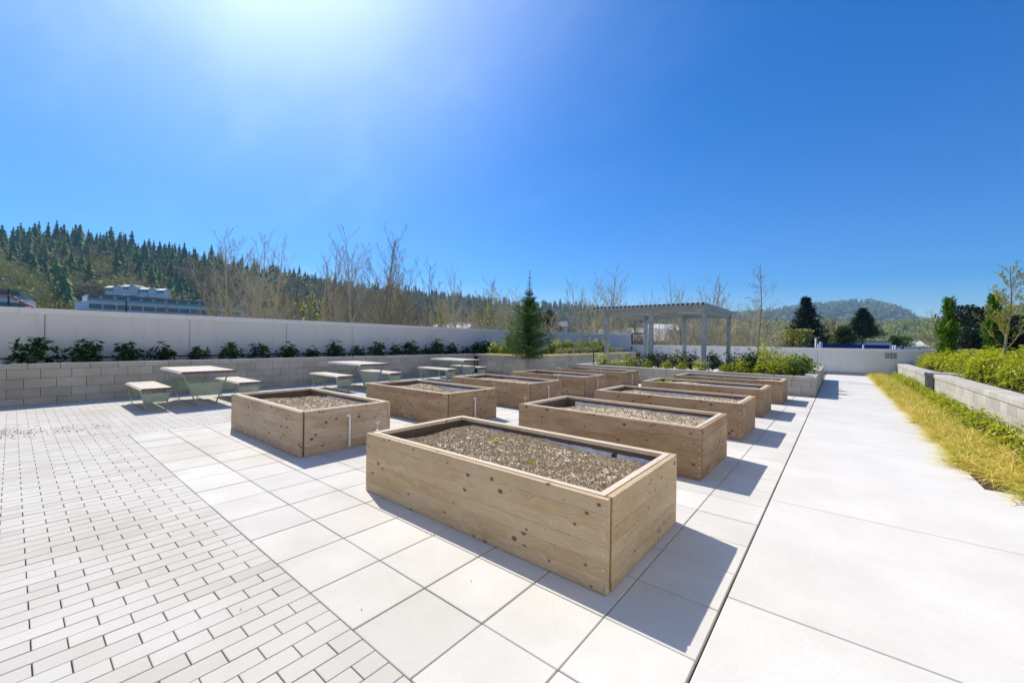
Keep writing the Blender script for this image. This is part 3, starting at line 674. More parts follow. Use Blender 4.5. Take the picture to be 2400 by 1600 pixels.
def planter_box(x1, y0, L, W, H, wm, label, idx, seed, side='R', chips_n=2600, fill=.46, weeds=()):
    rg = np.random.default_rng(seed); rr = random.Random(seed)
    o = empty('planter_box', (x1 - L, y0, 0), 0, label, 'planter box', 'wooden planter boxes on the slabs')
    T = .038; NP = 6 if side == 'R' and idx == 1 else 5; hs = [H * (k / NP) for k in range(NP + 1)]
    def side_panel(ya, yb):
        mb = MB()
        for k in range(NP):
            e = rr.uniform(-.0012, .0012); mb.box((0, ya + e, hs[k] + (.0003 if k else .004)), (L, yb + e, hs[k + 1] - .0003), rr.random(), .0009, uvax='x', off=(rr.random() * 9, 0))
        mb.build('side_panel', wm, o)
    def end_panel(xa, xb):
        mb = MB()
        for k in range(NP):
            e = rr.uniform(-.0012, .0012); mb.box((xa + e, T + .022, hs[k] + (.0003 if k else .004)), (xb + e, W - T - .006, hs[k + 1] - .0003), rr.random(), .0009, uvax='y', off=(rr.random() * 9, 0))
        mb.build('end_panel', wm, o)
    side_panel(0, T); side_panel(W - T, W); end_panel(L - T, L + .002); end_panel(-.002, T)
    mb = MB()
    for xa, xb in ((L - T, L - .004), (.004, T)):
        mb.box((xa, T + .001, .003), (xb, T + .021, H - .002)); mb.box((xa, W - T - .005, .003), (xb, W - T - .001, H - .002))
    mb.build('corner_strip', mat_strip(side, idx), o)
    # rim: mitred boards laid round the inside of the planks, small shadow gap to the planks
    mb = MB(); i0, i1 = T + .005, .088; zt = H + .004; zb = H - .03
    def mit(a, b, c, d, ax):
        P = [(*a, zt), (*b, zt), (*c, zt), (*d, zt)]
        t = rr.random(); offu = rr.random() * 9
        f = (lambda q: (q[0] + offu, q[1])) if ax == 'x' else (lambda q: (q[1] + offu, q[0]))
        mb.poly(P, t, [f(q) for q in P]); B = [(q[0], q[1], zb) for q in P]
        for k in range(4): mb.poly([P[k], B[k], B[(k + 1) % 4], P[(k + 1) % 4]], t, [f(q) for q in (P[k], P[k], P[(k + 1) % 4], P[(k + 1) % 4])])
    e = .0015
    mit((i0, i0), (L - i0, i0), (L - i1, i1), (i1, i1), 'x'); mit((L - i0, W - i0), (i0, W - i0), (i1, W - i1), (L - i1, W - i1), 'x')
    mit((L - i0 , i0 + e), (L - i0, W - i0 - e), (L - i1, W - i1 - e), (L - i1, i1 + e), 'y'); mit((i0, W - i0 - e), (i0, i0 + e), (i1, i1 + e), (i1, W - i1 - e), 'y')
    mb.build('rim', M['rim'], o)
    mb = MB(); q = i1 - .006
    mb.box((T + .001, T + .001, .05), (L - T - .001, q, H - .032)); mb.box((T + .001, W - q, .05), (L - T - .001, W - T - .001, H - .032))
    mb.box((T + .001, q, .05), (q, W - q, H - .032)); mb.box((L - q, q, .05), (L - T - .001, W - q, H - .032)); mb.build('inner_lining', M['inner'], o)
    a1, a2 = rr.random() * 6, rr.random() * 6
    def zf(u, v):
        z = fill + .022 * math.sin(u * 5 + a1) + .015 * math.sin(v * 7 + u * 9 + a2) - .075 * max(0, .16 - u) / .16 - (.045 + .022 * math.sin(u * 11 + a1)) * max(0, v - .8) / .2
        return z - .02 * max(0, u - .9) / .1
    ob = link('mulch', mulch_mesh(L - 2 * q, W - 2 * q, chips_n, rg, zf), o, (q, q, 0))
    # white foam sheet standing against the far inner side
    mb = MB(); n = 44; prev = None; ua = .10 * L if side == 'R' else .30 * L
    breaks = sorted(rr.uniform(.25, .95) for _ in range(2)) if seed % 2 == 0 else []
    for k in range(n + 1):
        u = k / n; x = ua + (L - q - ua) * u; zt_ = H - .070 + .0025 * rg.normal(); yy = W - q - .03 - .006 * math.sin(u * 8 + a2)
        cur = ((x, yy, fill - .12), (x, yy + .014, zt_ - .012), (x, W - q - .002, zt_), )
        if prev and not any(abs(u - b) < .006 for b in breaks):
            for m_ in range(2): mb.poly([prev[m_], cur[m_], cur[m_ + 1], prev[m_ + 1]], rr.random())
        prev = cur
    mb.build('foam_liner', M['liner'], o)
    # screws at the plank ends
    for sx in (L - .022, .022):
        for k in range(6):
            mb = MB(); z = H * (k + .55) / 6.05 + rr.uniform(-.004, .004); mb.tube([(sx, -.0035, z), (sx, .001, z)], .0075, 8); mb.tube([(sx, -.0042, z), (sx, -.003, z)], .0028, 6); mb.build('screw', M['screw'], o)
    for (u, v, s) in weeds: weed(o, u * L, v * W, zf(u, v) + .01, s, rg)
    return o
def mat_strip(side, idx): return M['wood_gold_strip'] if (side, idx) == ('R', 1) else M['strip']
M['wood_gold_strip'] = mat('golden_strip', (.20, .115, .03), .7)
BW, BH = 1.308, .5676
RB = [(-1.0515, 2.2212, 2.5823), (-1.1576, 4.7448, 2.5311), (-1.1654, 7.1474, 2.5333), (-1.2066, 9.7215, 2.5624), (-1.0989, 12.2118, 2.6692)]
RL = ['golden cedar planter box nearest the camera, full of dry mulch', 'brown cedar planter box directly behind the golden one, on the path side',
      'brown planter box third from the front in the row beside the path', 'planter box with green sprouts in its left corner, fourth in the path side row',
      'farthest planter box of the path side row, close to the pergola planter']
for k, (x, y, L) in enumerate(RB):
    planter_box(x, y, L, BW, BH, M['wood_gold'] if k == 0 else M['wood_brown'], RL[k], k + 1, 40 + k, 'R', 16000 if k == 0 else (5200 if k < 3 else 3000), .507 if k == 0 else .498,
                [((.42, .52, .07), (.66, .35, .05), (.26, .14, .05), (.58, .5, .025))[j] for j in range(4)] if k == 0 else (((.32, .75, .07),) if k == 1 else (((.07, .6, .17), (.16, .55, .12), (.55, .5, .06)) if k == 3 else ())))
LBY = [2.2679, 4.6889, 7.0744, 9.482, 11.9119]
LL = ['greyish planter box at the front of the left row, nearest the picnic benches', 'second planter box of the left row, behind the greyish front one',
      'third planter box of the left row, with black tubing over its foam edge', 'fourth planter box of the left row, low filled with a white foam edge showing', 'farthest planter box of the left row, below the pergola']
PIPE = [((820, 973), (824, 1050.6)), ((1114, 933), (1118, 975)), ((1286, 906), (1285, 932)), ((1401, 889), (1401, 911)), ((1481.5, 877), (1481, 904))]
for k, y in enumerate(LBY):
    planter_box(-5.2195, y, 2.4925, BW, BH, M['wood_grey'] if k == 0 else M['wood_brown'], LL[k], k + 1, 61 + k, 'L', 5600 if k < 2 else 3000, (.50, .498, .485, .44, .47)[k], ((.45, .5, .05),) if k == 2 else ())
    t_ = at_x(*PIPE[k][0], -5.19); b_ = at_x(*PIPE[k][1], -5.19); Y = t_.y
    o = empty('drain_pipe', (-5.19, Y, 0), 0, ['white plastic pipe running down the end of the front left planter box', 'white pipe on the end of the second left planter box', 'white pipe on the end of the third left planter box', 'white pipe on the end of the fourth left planter box', 'white pipe on the end of the farthest left planter box'][k], 'pipe', 'white pipes on the planter box ends')
    mb = MB(); zt = t_.z; mb.tube([(.0, 0, .03), (.0, 0, zt - .03)], .0135, 10); mb.build('pipe', M['pvc'], o, smooth=False)
    mb = MB(); mb.tube([(0, 0, zt - .045), (0, 0, zt - .018), (0, -.006, zt - .004), (0, -.02, zt + .004), (0, -.05, zt + .004)], .0175, 10); mb.build('elbow', M['pvc'], o)
    mb = MB(); mb.tube([(-.03, -.0, zt * .42), (-.03, -.0, .1)], .004); mb.box((-.028, -.012, zt * .3), (0.0, .012, zt * .3 + .02)); mb.build('bracket', M['screw'], o)
# small wire sprinklers standing on rims
for (px, py, zz, lab) in ((885, 1006, .57, 'thin pale sprinkler stake on the left corner of the golden planter box'), (1231, 944, .57, 'thin pale sprinkler stake on the left corner of the second path side box'),
                          (1158, 906, .57, 'thin sprinkler stake at the right corner of the second left box'), (1308, 887, .57, 'thin sprinkler stake at the right corner of the third left box'), (1408, 873, .57, 'thin sprinkler stake at the right corner of the fourth left box')):
    p = at_z(px, py, zz); o = empty('sprinkler', p, 0, lab, 'sprinkler', 'sprinkler stakes on the planter rims')
    mb = MB(); mb.tube([(0, 0, -.06), (.002, 0, .03), (-.004, .002, .075)], .0022, 5); mb.box((-.012, -.012, -.012), (.012, .012, -.003)); mb.build('stake', M['pvc'], o)
    mb = MB()
    for a in (.3, 1.6, 2.9, 4.3): mb.tube([(-.004, .002, .055), (.014 * math.cos(a), .014 * math.sin(a), .075), (.03 * math.cos(a), .03 * math.sin(a), .082 + .01 * math.sin(a * 3))], .0016, 4)
    mb.build('nozzle', M['pvc'], o)
# black drip hose over the foam of the third left box
mb = MB(); mb.tube([(-7.2 + 1.9 * t, 8.15 + .06 * math.sin(t * 9) - .35 * t * (1 - t), .50 + .05 * math.sin(t * 3.14)) for t in np.linspace(0, 1, 24)], .009, 6)
tag(mb.build('drip_hose', M['black']), 'black drip hose curling over the foam edge of the third left planter box', 'hose')

# ---- picnic sets
def table_top(o, L, W, zt, n, th):
    for k in range(n):
        mb = MB(); w_ = W / n; y0 = -W / 2 + k * w_ + .003; y1 = y0 + w_ - .006; c = .028; a0 = c if k == 0 else 0; a1 = c if k == n - 1 else 0
        t = rnd.random(); X = L / 2; of = rnd.random() * 9
        top = [(-X + c, y0 + a0, zt), (X - c, y0 + a0, zt), (X - c, y1 - a1, zt), (-X + c, y1 - a1, zt)]; mid = [(-X, y0, zt - th), (X, y0, zt - th), (X, y1, zt - th), (-X, y1, zt - th)]
        uv = lambda P: [(q[0] + of, q[1] + q[2]) for q in P]
        mb.poly(top, t, uv(top)); mb.poly(mid[::-1], t, uv(mid[::-1]))
        for i in range(4):
            P = [top[i], mid[i], mid[(i + 1) % 4], top[(i + 1) % 4]]; mb.poly(P, t, uv(P), m=1 if i in (1, 3) else 0)
        mb.build('slat', [M['slat'], M['slat_end']], o)
def frame(o, x, wt, wb, zt, zp0, zp1, bw, foot=True, s=1):
    """splayed two leg frame in the plane x; wt top half width, wb bottom half width"""
    for sg in (-1, 1):
        mb = MB(); mb.bar((x, sg * wb, .008), (x, sg * wt, zt - .02), bw, .012, side=(1, 0, 0)); mb.bar((x, sg * wt, zt - .022), (x, sg * (wt - .02), zt - .004), bw, .012); mb.build('leg', M['sage'], o)
    mb = MB(); mb.box((x - bw / 2, -wt + .02, zt - .012), (x + bw / 2, wt - .02, zt - .001)); mb.build('cross_bar', M['sage'], o)
    f = lambda z: wb + (wt - wb) * z / zt - .008
    mb = MB()
    for dx in (-.002, .002): pass
    a, b = f(zp0), f(zp1); xx = x + s * bw * .2
    P0 = [(xx, -a, zp0), (xx, a, zp0), (xx, b, zp1), (xx, -b, zp1)]; P1 = [(q[0] - .004, q[1], q[2]) for q in P0]
    mb.poly(P0); mb.poly(P1[::-1])
    for i in range(4): mb.poly([P0[i], P1[i], P1[(i + 1) % 4], P0[(i + 1) % 4]])
    mb.build('side_plate', M['sage'], o)
def make_table():
    o = empty('picnic_table'); table_top(o, 1.93, 1.0, .76, 9, .045)
    for x, s in ((.72, 1), (-.72, -1)): frame(o, x, .41, .17, .715, .22, .50, .06, s=s)
    mb = MB(); [mb.box((-.72, sg * .17 - .02, .001), (.72, sg * .17 + .02, .010)) for sg in (-1, 1)]; mb.build('floor_bar', M['sage'], o); return o
def make_bench():
    o = empty('picnic_bench'); table_top(o, 1.74, .52, .455, 5, .035)
    for x, s in ((.72, 1), (-.72, -1)): frame(o, x, .235, .15, .42, .16, .345, .05, s=s)
    mb = MB(); [mb.box((-.72, sg * .15 - .015, .001), (.72, sg * .15 + .015, .009)) for sg in (-1, 1)]; mb.build('floor_bar', M['sage'], o); return o
tb, bn = make_table(), make_bench()
for k, (y, x, n) in enumerate(((2.69, -11.47, 'nearest'), (6.8, -11.65, 'middle'), (11.0, -11.72, 'farthest'))):
    t = tb if k == 0 else copy_tree(tb); t.location = (x, y, 0); tag(t, n + ' slatted picnic table with sage green metal legs along the block wall', 'picnic table', 'picnic tables by the block wall')
    for m_, (yb, xb, w_) in enumerate((((1.84, -11.42, 'camera'), (3.52, -11.5, 'far')), ((5.9, -11.55, 'camera'), (7.56, -11.55, 'far')), ((9.98, -11.62, 'camera'), (11.66, -11.68, 'far')))[k]):
        b = bn if k == m_ == 0 else copy_tree(bn); b.location = (xb, yb, 0)
        tag(b, 'slatted bench on the %s side of the %s picnic table' % (w_, n), 'bench', 'benches at the picnic tables')

# ---- pergola
o = empty('pergola', (-6, 18.6, 0), 0, 'galvanised steel pergola with square posts and flat slatted roof behind the planter', 'pergola')
for x, y in ((-7.93, 16.4), (-5.98, 16.4), (-3.97, 16.4), (-7.85, 20.8), (-5.92, 20.8), (-3.98, 20.8)):
    mb = MB(); mb.box((x - .075, y - .075, .0), (x + .075, y + .075, 2.695), 0, .006); mb.box((x - .13, y - .11, 2.66), (x + .13, y + .11, 2.672)); par(mb.build('post', M['galv']), o)
for a, b in (((-8.05, 16.34, 2.697), (-3.87, 16.46, 2.895)), ((-8.05, 20.74, 2.697), (-3.87, 20.86, 2.895))):
    mb = MB(); mb.box(a, b, 0, .006); par(mb.build('beam', M['galv']), o)
for x in (-7.9, -5.96, -3.98):
    mb = MB(); mb.box((x - .05, 16.462, 2.70), (x + .05, 20.738, 2.89), 0, .005); par(mb.build('cross_beam', M['galv']), o)
for k in range(26):
    x = -8.2 + k * .1735
    mb = MB(); mb.box((x - .04, 15.72, 2.897), (x + .04, 21.75, 3.0), 0, .004); mb.box((x - .033, 15.717, 2.904), (x + .033, 15.7195, 2.993), m=1); mb.box((x - .033, 21.7505, 2.904), (x + .033, 21.753, 2.993), m=1)  # flat dark end plates paint the shade inside open tubes
    par(mb.build('roof_slat', [M['galv'], M['dark']]), o)
# lounge chairs below it
def make_lounger():
    o = empty('lounge_chair'); f = MB(); m_ = mat('brown_frame', (.05, .035, .03), .5)
    for s in (-.33, .33):
        f.bar((s, -.1, .35), (s, -.75, 1.02), .03, .04); f.bar((s, -.1, .35), (s, .9, .30), .03, .04); f.bar((s, -.75, 1.02), (s, -.75, .62), .025, .025); f.bar((s, -.75, .62), (s, .25, .64), .03, .04)
        f.bar((s, .25, .64), (s, .25, .0), .03, .03); f.bar((s, -.5, .62), (s, -.7, .0), .03, .03)
    f.bar((-.33, -.75, 1.02), (.33, -.75, 1.02), .03, .03); f.bar((-.33, .9, .30), (.33, .9, .30), .03, .03); f.build('frame', m_, o)
    sm = mat('brown_mesh', (.07, .055, .045), .8); b = MB(); b.bar((0, -.12, .36), (0, -.74, 1.01), .60, .012); b.build('backrest', sm, o)
    b = MB(); b.bar((0, -.09, .355), (0, .88, .31), .60, .012); b.build('seat', sm, o); return o
lc = make_lounger(); tag(lc, 'brown mesh lounge chair by the middle front pergola post, left of its twin', 'lounge chair', 'lounge chairs under the pergola'); lc.location = (-4.62, 17.9, 0); lc.rotation_euler = (0, 0, R_(-75))
l2 = copy_tree(lc); tag(l2, 'brown mesh lounge chair right of its twin, behind the lime shrubs', 'lounge chair'); l2.location = (-3.35, 17.9, 0); l2.rotation_euler = (0, 0, R_(-100))

# ---- stakes and small things in the beds
for px, y0, y1, d, lab in ((1391, 827, 851, 16.2, 'thin black stake at the left end of the pergola planter'), (1662, 826, 864, 15.2, 'thin grey post light stake in the middle of the pergola planter'),
                        (2135, 831, 853, 22.5, 'black irrigation riser in the shrubs at the far right bed corner'), (2172, 838, 852, 20., 'black irrigation riser behind the far block wall notch'), (2224, 843, 871, 16., 'grey irrigation riser at the edge of the lime shrubs'), ):
    p = at_d(px, y1, d); q = at_d(px, y0, d); o = empty('irrigation_riser', (p.x, p.y, p.z - .1), 0, lab, 'irrigation riser', 'risers in the planting beds')
    h = q.z - p.z + .1; mb = MB(); mb.tube([(0, 0, 0), (0, 0, h - .06)], .018, 8); mb.build('riser', M['black'] if 'black' in lab else M['galv'], o); mb = MB(); mb.tube([(0, 0, h - .06), (0, 0, h)], .026, 8); mb.build('head', M['black'], o)
p = at_z(2340, 903, .6); q = at_d(2352, 852, math.hypot(p.x, p.y) * .80)
o = empty('irrigation_riser', p, 0, 'largest leaning dark grey irrigation riser, in the bark near the right edge', 'irrigation riser', 'risers in the planting beds')
mb = MB(); mb.tube([(0, 0, -.05), (.03, .03, .30)], .021, 10); mb.build('riser', mat('riser_grey', (.06, .08, .09), .5), o); mb = MB(); mb.tube([(.03, .03, .30), (.035, .035, .345)], .028, 10); mb.build('head', M['black'], o)
mb = MB(); a = at_z(2176, 873, .70); b = at_z(2262, 880, .66); mb.tube([a, a.lerp(b, .5) + Vector((0, 0, .01)), b], .028, 8); mb.tube([b + Vector((-.1, 0, -.1)), b + Vector((-.1, 0, .01))], .05, 8)
tag(mb.build('irrigation_pipe', M['pvc']), 'pale pipe lying across the notch in the right block wall', 'pipe')

# ================================================================== planting
def shrub_mesh(seed, R, H, nw, per, L, W, mt, upr=.5, stems=True, hollow=.35):
    rg = np.random.default_rng(seed)
    d = unit(rg.normal(size=(nw, 3)) * np.array([1, 1, .8]) + np.array([0, 0, upr])); d[:, 2] = np.abs(d[:, 2])
    lump = 1 + .22 * np.sin(d[:, 0] * 5 + seed) * np.cos(d[:, 1] * 4 + seed * 2) + .12 * rg.normal(size=nw)
    rr = (hollow + (1 - hollow) * rg.random(nw) ** .5) * lump
    p = d * rr[:, None] * np.array([R, R, H]) + np.array([0, 0, .04])
    a = unit(d + np.array([0, 0, .6]) + rg.normal(size=(nw, 3)) * .35)
    P = np.repeat(p, per, 0); A = np.repeat(a, per, 0); n = len(P)
    s = unit(np.cross(A, rg.normal(size=(n, 3)))); dirs = unit(A * .35 + s + np.array([0, 0, .1]))
    Q = leaves(P, dirs, L * (.6 + .7 * rg.random(n)), W, rg)
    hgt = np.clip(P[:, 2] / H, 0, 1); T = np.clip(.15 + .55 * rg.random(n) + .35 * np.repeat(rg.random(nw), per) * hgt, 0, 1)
    me = np_mesh('foliage', Q, T, mt)
    k = max(8, nw // 4); S = [(0, 0, -.05, *p[i], .008, .003) for i in range(0, nw, max(1, nw // k))]
    return me, segs_mesh('stems', S, 3, M['barkdark'])
def shrub(name, variants, loc, s, rz, label, group, sz=None, cat='shrub'):
    me, st = rnd.choice(variants); o = empty(name, loc, rz, label, cat, group); o.scale = (s, s, sz or s)
    link('foliage', me, o); link('stems', st, o); return o
RH = [shrub_mesh(500 + i, .31, .46, 60, 9, .125, .045, M['rhodo'], .9, hollow=.3) for i in range(4)]
xs = [79, 202, 299, 378, 466, 540, 611, 675, 732, 788, 838, 885, 929, 965, 999, 1027, 1059, 1094, 1119, 1144, 1172]
sz = [1.15, 1.08, .98, .95, .78, 1., .95, 1., .78, 1.05, .8, 1.1, .85, 1.2, .8, 1.25, 1., .7, 1.15, 1.25, 1.1]
ordn = ['first', 'second', 'third', 'fourth', 'fifth', 'sixth', 'seventh', 'eighth', 'ninth', 'tenth', 'eleventh', 'twelfth', 'thirteenth', 'fourteenth', 'fifteenth', 'sixteenth', 'seventeenth', 'eighteenth', 'nineteenth', 'twentieth', 'last']
for k, (px, s) in enumerate(zip(xs, sz)):
    p = at_x(px, 830, -13.95); shrub('rhododendron', RH, (-13.95 + rnd.uniform(-.08, .05), p.y, .80), s * 1.02, rnd.uniform(0, 6), 'dark shaded rhododendron, %s from the left along the tall parapet' % ordn[k], 'dark rhododendrons along the parapet')
def blades(seed, n, area, zf, L, W, mt, lean=(0, 0, 0), name='grass', seg=3, spread=.9, tintf=None):
    rg = np.random.default_rng(seed); base = area(rg, n); d = unit(rg.normal(size=(n, 3)) * np.array([spread, spread, .15]) + np.array([0, 0, 1.]) + np.array(lean))
    Ln = L * (.55 + .6 * rg.random(n)); s = unit(np.cross(d, np.array([0, 0, 1.]) + rg.normal(size=(n, 3)) * .2)); Q = []; T = rg.random(n) if tintf is None else tintf(rg, base)
    q = base; dd = d
    for k in range(seg):
        q2 = q + dd * (Ln / seg)[:, None]; w0 = W * (1 - k / seg); w1 = W * (1 - (k + 1) / seg) + .0004
        Q.append(np.stack([q - s * w0 / 2, q + s * w0 / 2, q2 + s * w1 / 2, q2 - s * w1 / 2], 1)); q = q2; dd = unit(dd + np.array([0, 0, -.55]) + (dd * np.array([1, 1, 0])) * .35)
    return np_mesh(name, np.concatenate(Q), np.tile(T, seg), mt)
# tawny grass strip, in tufts
tufts = []
y = 5.0
rgt = np.random.default_rng(3)
while y < 26.8:
    for k in range(3 if y > 6 else 1):
        xx = 1.30 + k * .2 + rgt.normal() * .05
        if y < 7.4 and xx < 1.30 + (7.4 - y) * .12: continue
        tufts.append((xx, y + rgt.normal() * .06, rgt.random()))
    y += .20
tufts = np.array(tufts)
def garea(rg, n):
    k = rg.integers(0, len(tufts), n); b = tufts[k]; garea.t = b[:, 2]
    return np.stack([b[:, 0] + rg.normal(size=n) * .035, b[:, 1] + rg.normal(size=n) * .035, np.full(n, .01)], 1)
me = blades(5, 26000, garea, None, .37, .0125, M['grass'], lean=(-.34, -.1, 0), tintf=lambda rg, b: np.clip(garea.t * .55 + .95 * rg.random(len(b)) - .3, 0, 1))
tag(link('grass', me), 'tawny green ornamental grass spilling over the edge of the white path', 'grass', kind='stuff')
# low lime shrubs between the grass and the right wall
LW = [shrub_mesh(520 + i, .22, .28, 90, 6, .042, .022, M['lime'], .8, hollow=.5) for i in range(4)]
LG = [shrub_mesh(530 + i, .45, .62, 190, 7, .07, .030, M['lime'], .7, hollow=.5) for i in range(5)]
GG = [shrub_mesh(540 + i, .40, .60, 170, 7, .075, .032, M['midgreen'], .8, hollow=.45) for i in range(3)]
y = 6.0; k = 0
while y < 25.5:
    s = rnd.uniform(.85, 1.25); shrub('low_shrub', LW, (1.97 + rnd.uniform(-.06, .06), y, 0), s, rnd.uniform(0, 6), 'low lime green shrub in the row between the tawny grass and the right block wall', 'low shrubs along the right block wall'); y += rnd.uniform(.36, .5)
# right bed shrubs, massed
pts = []
for k in range(3000):
    x, y = rnd.uniform(3.0, 11.5), rnd.uniform(8.6, 26.3)
    if x < 3.2 and y < 12: continue
    if x > 3.0 + (y - 6) * .62: continue
    if all((x - a) ** 2 + (y - b) ** 2 > .62 ** 2 for a, b in pts): pts.append((x, y))
for x, y in pts:
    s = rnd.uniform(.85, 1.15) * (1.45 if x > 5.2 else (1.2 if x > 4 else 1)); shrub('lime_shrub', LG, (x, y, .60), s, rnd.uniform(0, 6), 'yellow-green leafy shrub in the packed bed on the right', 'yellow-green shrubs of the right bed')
# pergola planter shrubs: (px, top y, kind)
PS = [(1412, 828, 'l', .6, 15.2), (1442, 840, 'l', .45, 15.1), (1470, 828, 'l', .6, 15.3), (1490, 832, 'l', .5, 15.2), (1521, 825, 'g', .6, 15.6), (1518, 843, 'l', .5, 15.05), (1543, 822, 'g', .7, 16.5), (1566, 828, 'g', .55, 15.5), (1563, 845, 'l', .5, 15.0),
      (1591, 823, 'l', .65, 17.), (1620, 823, 'g', .6, 17.2), (1600, 848, 'l', .4, 15.0), (1643, 843, 'l', .5, 14.95), (1672, 825, 'l', .6, 18.), (1700, 852, 'l', .45, 14.9), (1718, 826, 'g', .7, 15.6), (1736, 842, 'l', .65, 15.0), (1757, 825, 'g', .8, 16), (1780, 812, 'l', 1.0, 16.2),
      (1800, 808, 'l', 1.05, 17.2), (1790, 842, 'l', .65, 14.95), (1768, 838, 'g', .7, 15.3), (1818, 828, 'l', .75, 16.), (1845, 826, 'l', .8, 16.6), (1828, 842, 'l', .7, 15.0), (1862, 838, 'g', .7, 15.15), (1880, 830, 'g', .75, 16.4), (1893, 838, 'l', .6, 17.5), (1745, 832, 'l', .7, 17.), (1868, 828, 'l', .7, 18.2)]
PS.sort()
for k, (px, ty, kd, h, yy) in enumerate(PS):
    v = ray(px, 840); t = yy / v[1]; x = v[0] * t; top = at_d(px, ty, t).z; s = max(.45, (top - .51) / .66)
    lab = 'yellow-green' if kd == 'l' else 'darker green'
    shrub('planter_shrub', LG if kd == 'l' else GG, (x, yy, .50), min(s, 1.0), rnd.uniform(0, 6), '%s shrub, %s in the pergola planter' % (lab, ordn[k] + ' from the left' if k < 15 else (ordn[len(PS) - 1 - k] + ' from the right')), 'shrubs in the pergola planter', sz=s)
# shrubs of the raised bed behind the tree
for k in range(15):
    px = 1290 + k * 9.5 + rnd.uniform(-2, 2); yy = 23 - k * .1
    v = ray(px, 800); t = (-12.8 + .12 * k) / v[0]
    shrub('upright_shrub', LG if k % 3 else GG, (-12.8 + .12 * k, v[1] * t, .8), rnd.uniform(.75, .95), rnd.uniform(0, 6), 'green upright shrub in the row right of the spruce, below the tall parapet', 'upright shrubs right of the spruce', sz=rnd.uniform(1.0, 1.25))
for k, px in enumerate((1308, 1330, 1350, 1372, 1394, 1414, 1432, 1449)):
    v = ray(px, 800); t = (-11.3) / v[0]; shrub('silver_shrub', [shrub_mesh(560 + k % 2, .3, .32, 90, 6, .09, .02, M['silver'], .8)], (-11.2, v[1] * t, .8), rnd.uniform(.9, 1.2), rnd.uniform(0, 6), 'silvery low plant near the edge of the raised bed', 'silvery plants of the raised bed')
for (px, x, s, mtv, nm, lab) in ((1160, -13.3, .95, LG, 'lime_shrub', 'pale yellow-green shrub at the inner corner of the raised bed'), (1182, -12.6, .8, LG, 'lime_shrub', 'lime shrub between the corner and the round bright bush'), (1275, -11.4, .8, [shrub_mesh(571, .4, .42, 200, 8, .10, .018, M['silver'], .8)], 'silver_shrub', 'wide silver grey shrub right under the spruce'), (1240, -11.3, .75, [shrub_mesh(572, .35, .5, 150, 8, .16, .014, M['grass'], 1.4)], 'grass_tuft', 'tawny grassy clump in front of the spruce')):
    v = ray(px, 800); t = x / v[0]; shrub(nm, mtv, (x, v[1] * t, .8), s, 1., lab, None)
BB = [shrub_mesh(580, .30, .62, 700, 6, .05, .028, M['midgreen'], .3, hollow=.6)]
v = ray(1201, 800); t = -12.1 / v[0]; shrub('round_bush', BB, (-12.1, v[1] * t, .82), 1.3, 0, 'bright green egg shaped bush at the left foot of the spruce', None, sz=1.6)
def sarea(rg, n):
    a = rg.random(n) < .35; x = np.where(a, -13.0 + 2.6 * rg.random(n), -11.15 + .75 * rg.random(n)); y = np.where(a, 13.99 + .5 * rg.random(n), 14 + 11.4 * rg.random(n)); return np.stack([x, y, np.full(n, .80)], 1)
tag(link('yellow_groundcover', blades(9, 20000, sarea, None, .14, .024, M['sedum'], name='yellow_groundcover', seg=2)), 'golden yellow ground cover along the edge of the raised bed', 'ground cover', kind='stuff')
def marea(rg, n): return np.stack([-13.58 - .3 * rg.random(n), -1 + 14.8 * rg.random(n), np.full(n, .80)], 1)
tag(link('dark_groundcover', blades(10, 9000, marea, None, .06, .014, M['olive'], name='dark_groundcover', seg=2)), 'dark low ground cover along the foot of the rhododendrons', 'ground cover', kind='stuff')

# ---- trees inside the terrace
def conifer(seed, H, W, layers, per, nlen, nd, mt, taper=.9, droop=.15, base=.03, top_bare=0., needle=3, upturn=0., trunk_r=None, bark='barkdark', width_prof=None):
    """conifer with real limbs; needles as small leaf quads along each limb"""
    rg = np.random.default_rng(seed); S = []; P = []; D = []; tr = trunk_r or H * .012
    z = 0
    for i in range(10): S.append((0, 0, H * i / 10, 0, 0, H * (i + 1) / 10, tr * (1 - i / 10) + .006, tr * (1 - (i + 1) / 10) + .004))
    for i in range(layers):
        t = base + (1 - base) * (i + rg.random() * .6) / layers; zz = H * t; prof = (1 - t) ** taper if width_prof is None else width_prof(t)
        for j in range(per):
            a = 6.283 * (j + rg.random()) / per; L = W * prof * (.5 + .75 * rg.random()) + .012 * H
            d = unit(v3((math.cos(a), math.sin(a), upturn - droop * (1 - t) ** 2 + rg.normal() * .12))); q = v3((0, 0, zz)); st = 3
            for m_ in range(st):
                n = q + d * L / st; S.append((*q, *n, tr * .25 * (1 - t) * (1 - m_ / st) + .003, .003)); k = max(3, int(L / st * nd))
                if t < 1 - top_bare * (.62 + .38 * rg.random()):
                    f = rg.random((k, 1)); pp = q * (1 - f) + n * f; P.append(pp + rg.normal(size=pp.shape) * L * .07 * np.array([1, 1, .6])); D.append(np.tile(d, (k, 1)))
                q = n; d = unit(d + v3((0, 0, .12 + upturn * .3)))
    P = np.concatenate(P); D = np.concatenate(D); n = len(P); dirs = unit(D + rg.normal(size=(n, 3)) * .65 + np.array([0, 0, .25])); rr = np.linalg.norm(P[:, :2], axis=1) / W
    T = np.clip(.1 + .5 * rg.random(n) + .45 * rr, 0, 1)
    return segs_mesh('trunk', S, 5, M[bark]), np_mesh('needles', leaves(P, dirs, nlen * (.6 + .8 * rg.random(n)), nlen * .28, rg), T, mt)
def tree_obj(name, parts, loc, label, cat='tree', group=None, s=1., rz=0., sz=None):
    o = empty(name, loc, rz, label, cat, group); o.scale = (s, s, sz or s)
    for me in parts:
        if me is not None: link(me.name.split('.')[0], me, o)
    return o
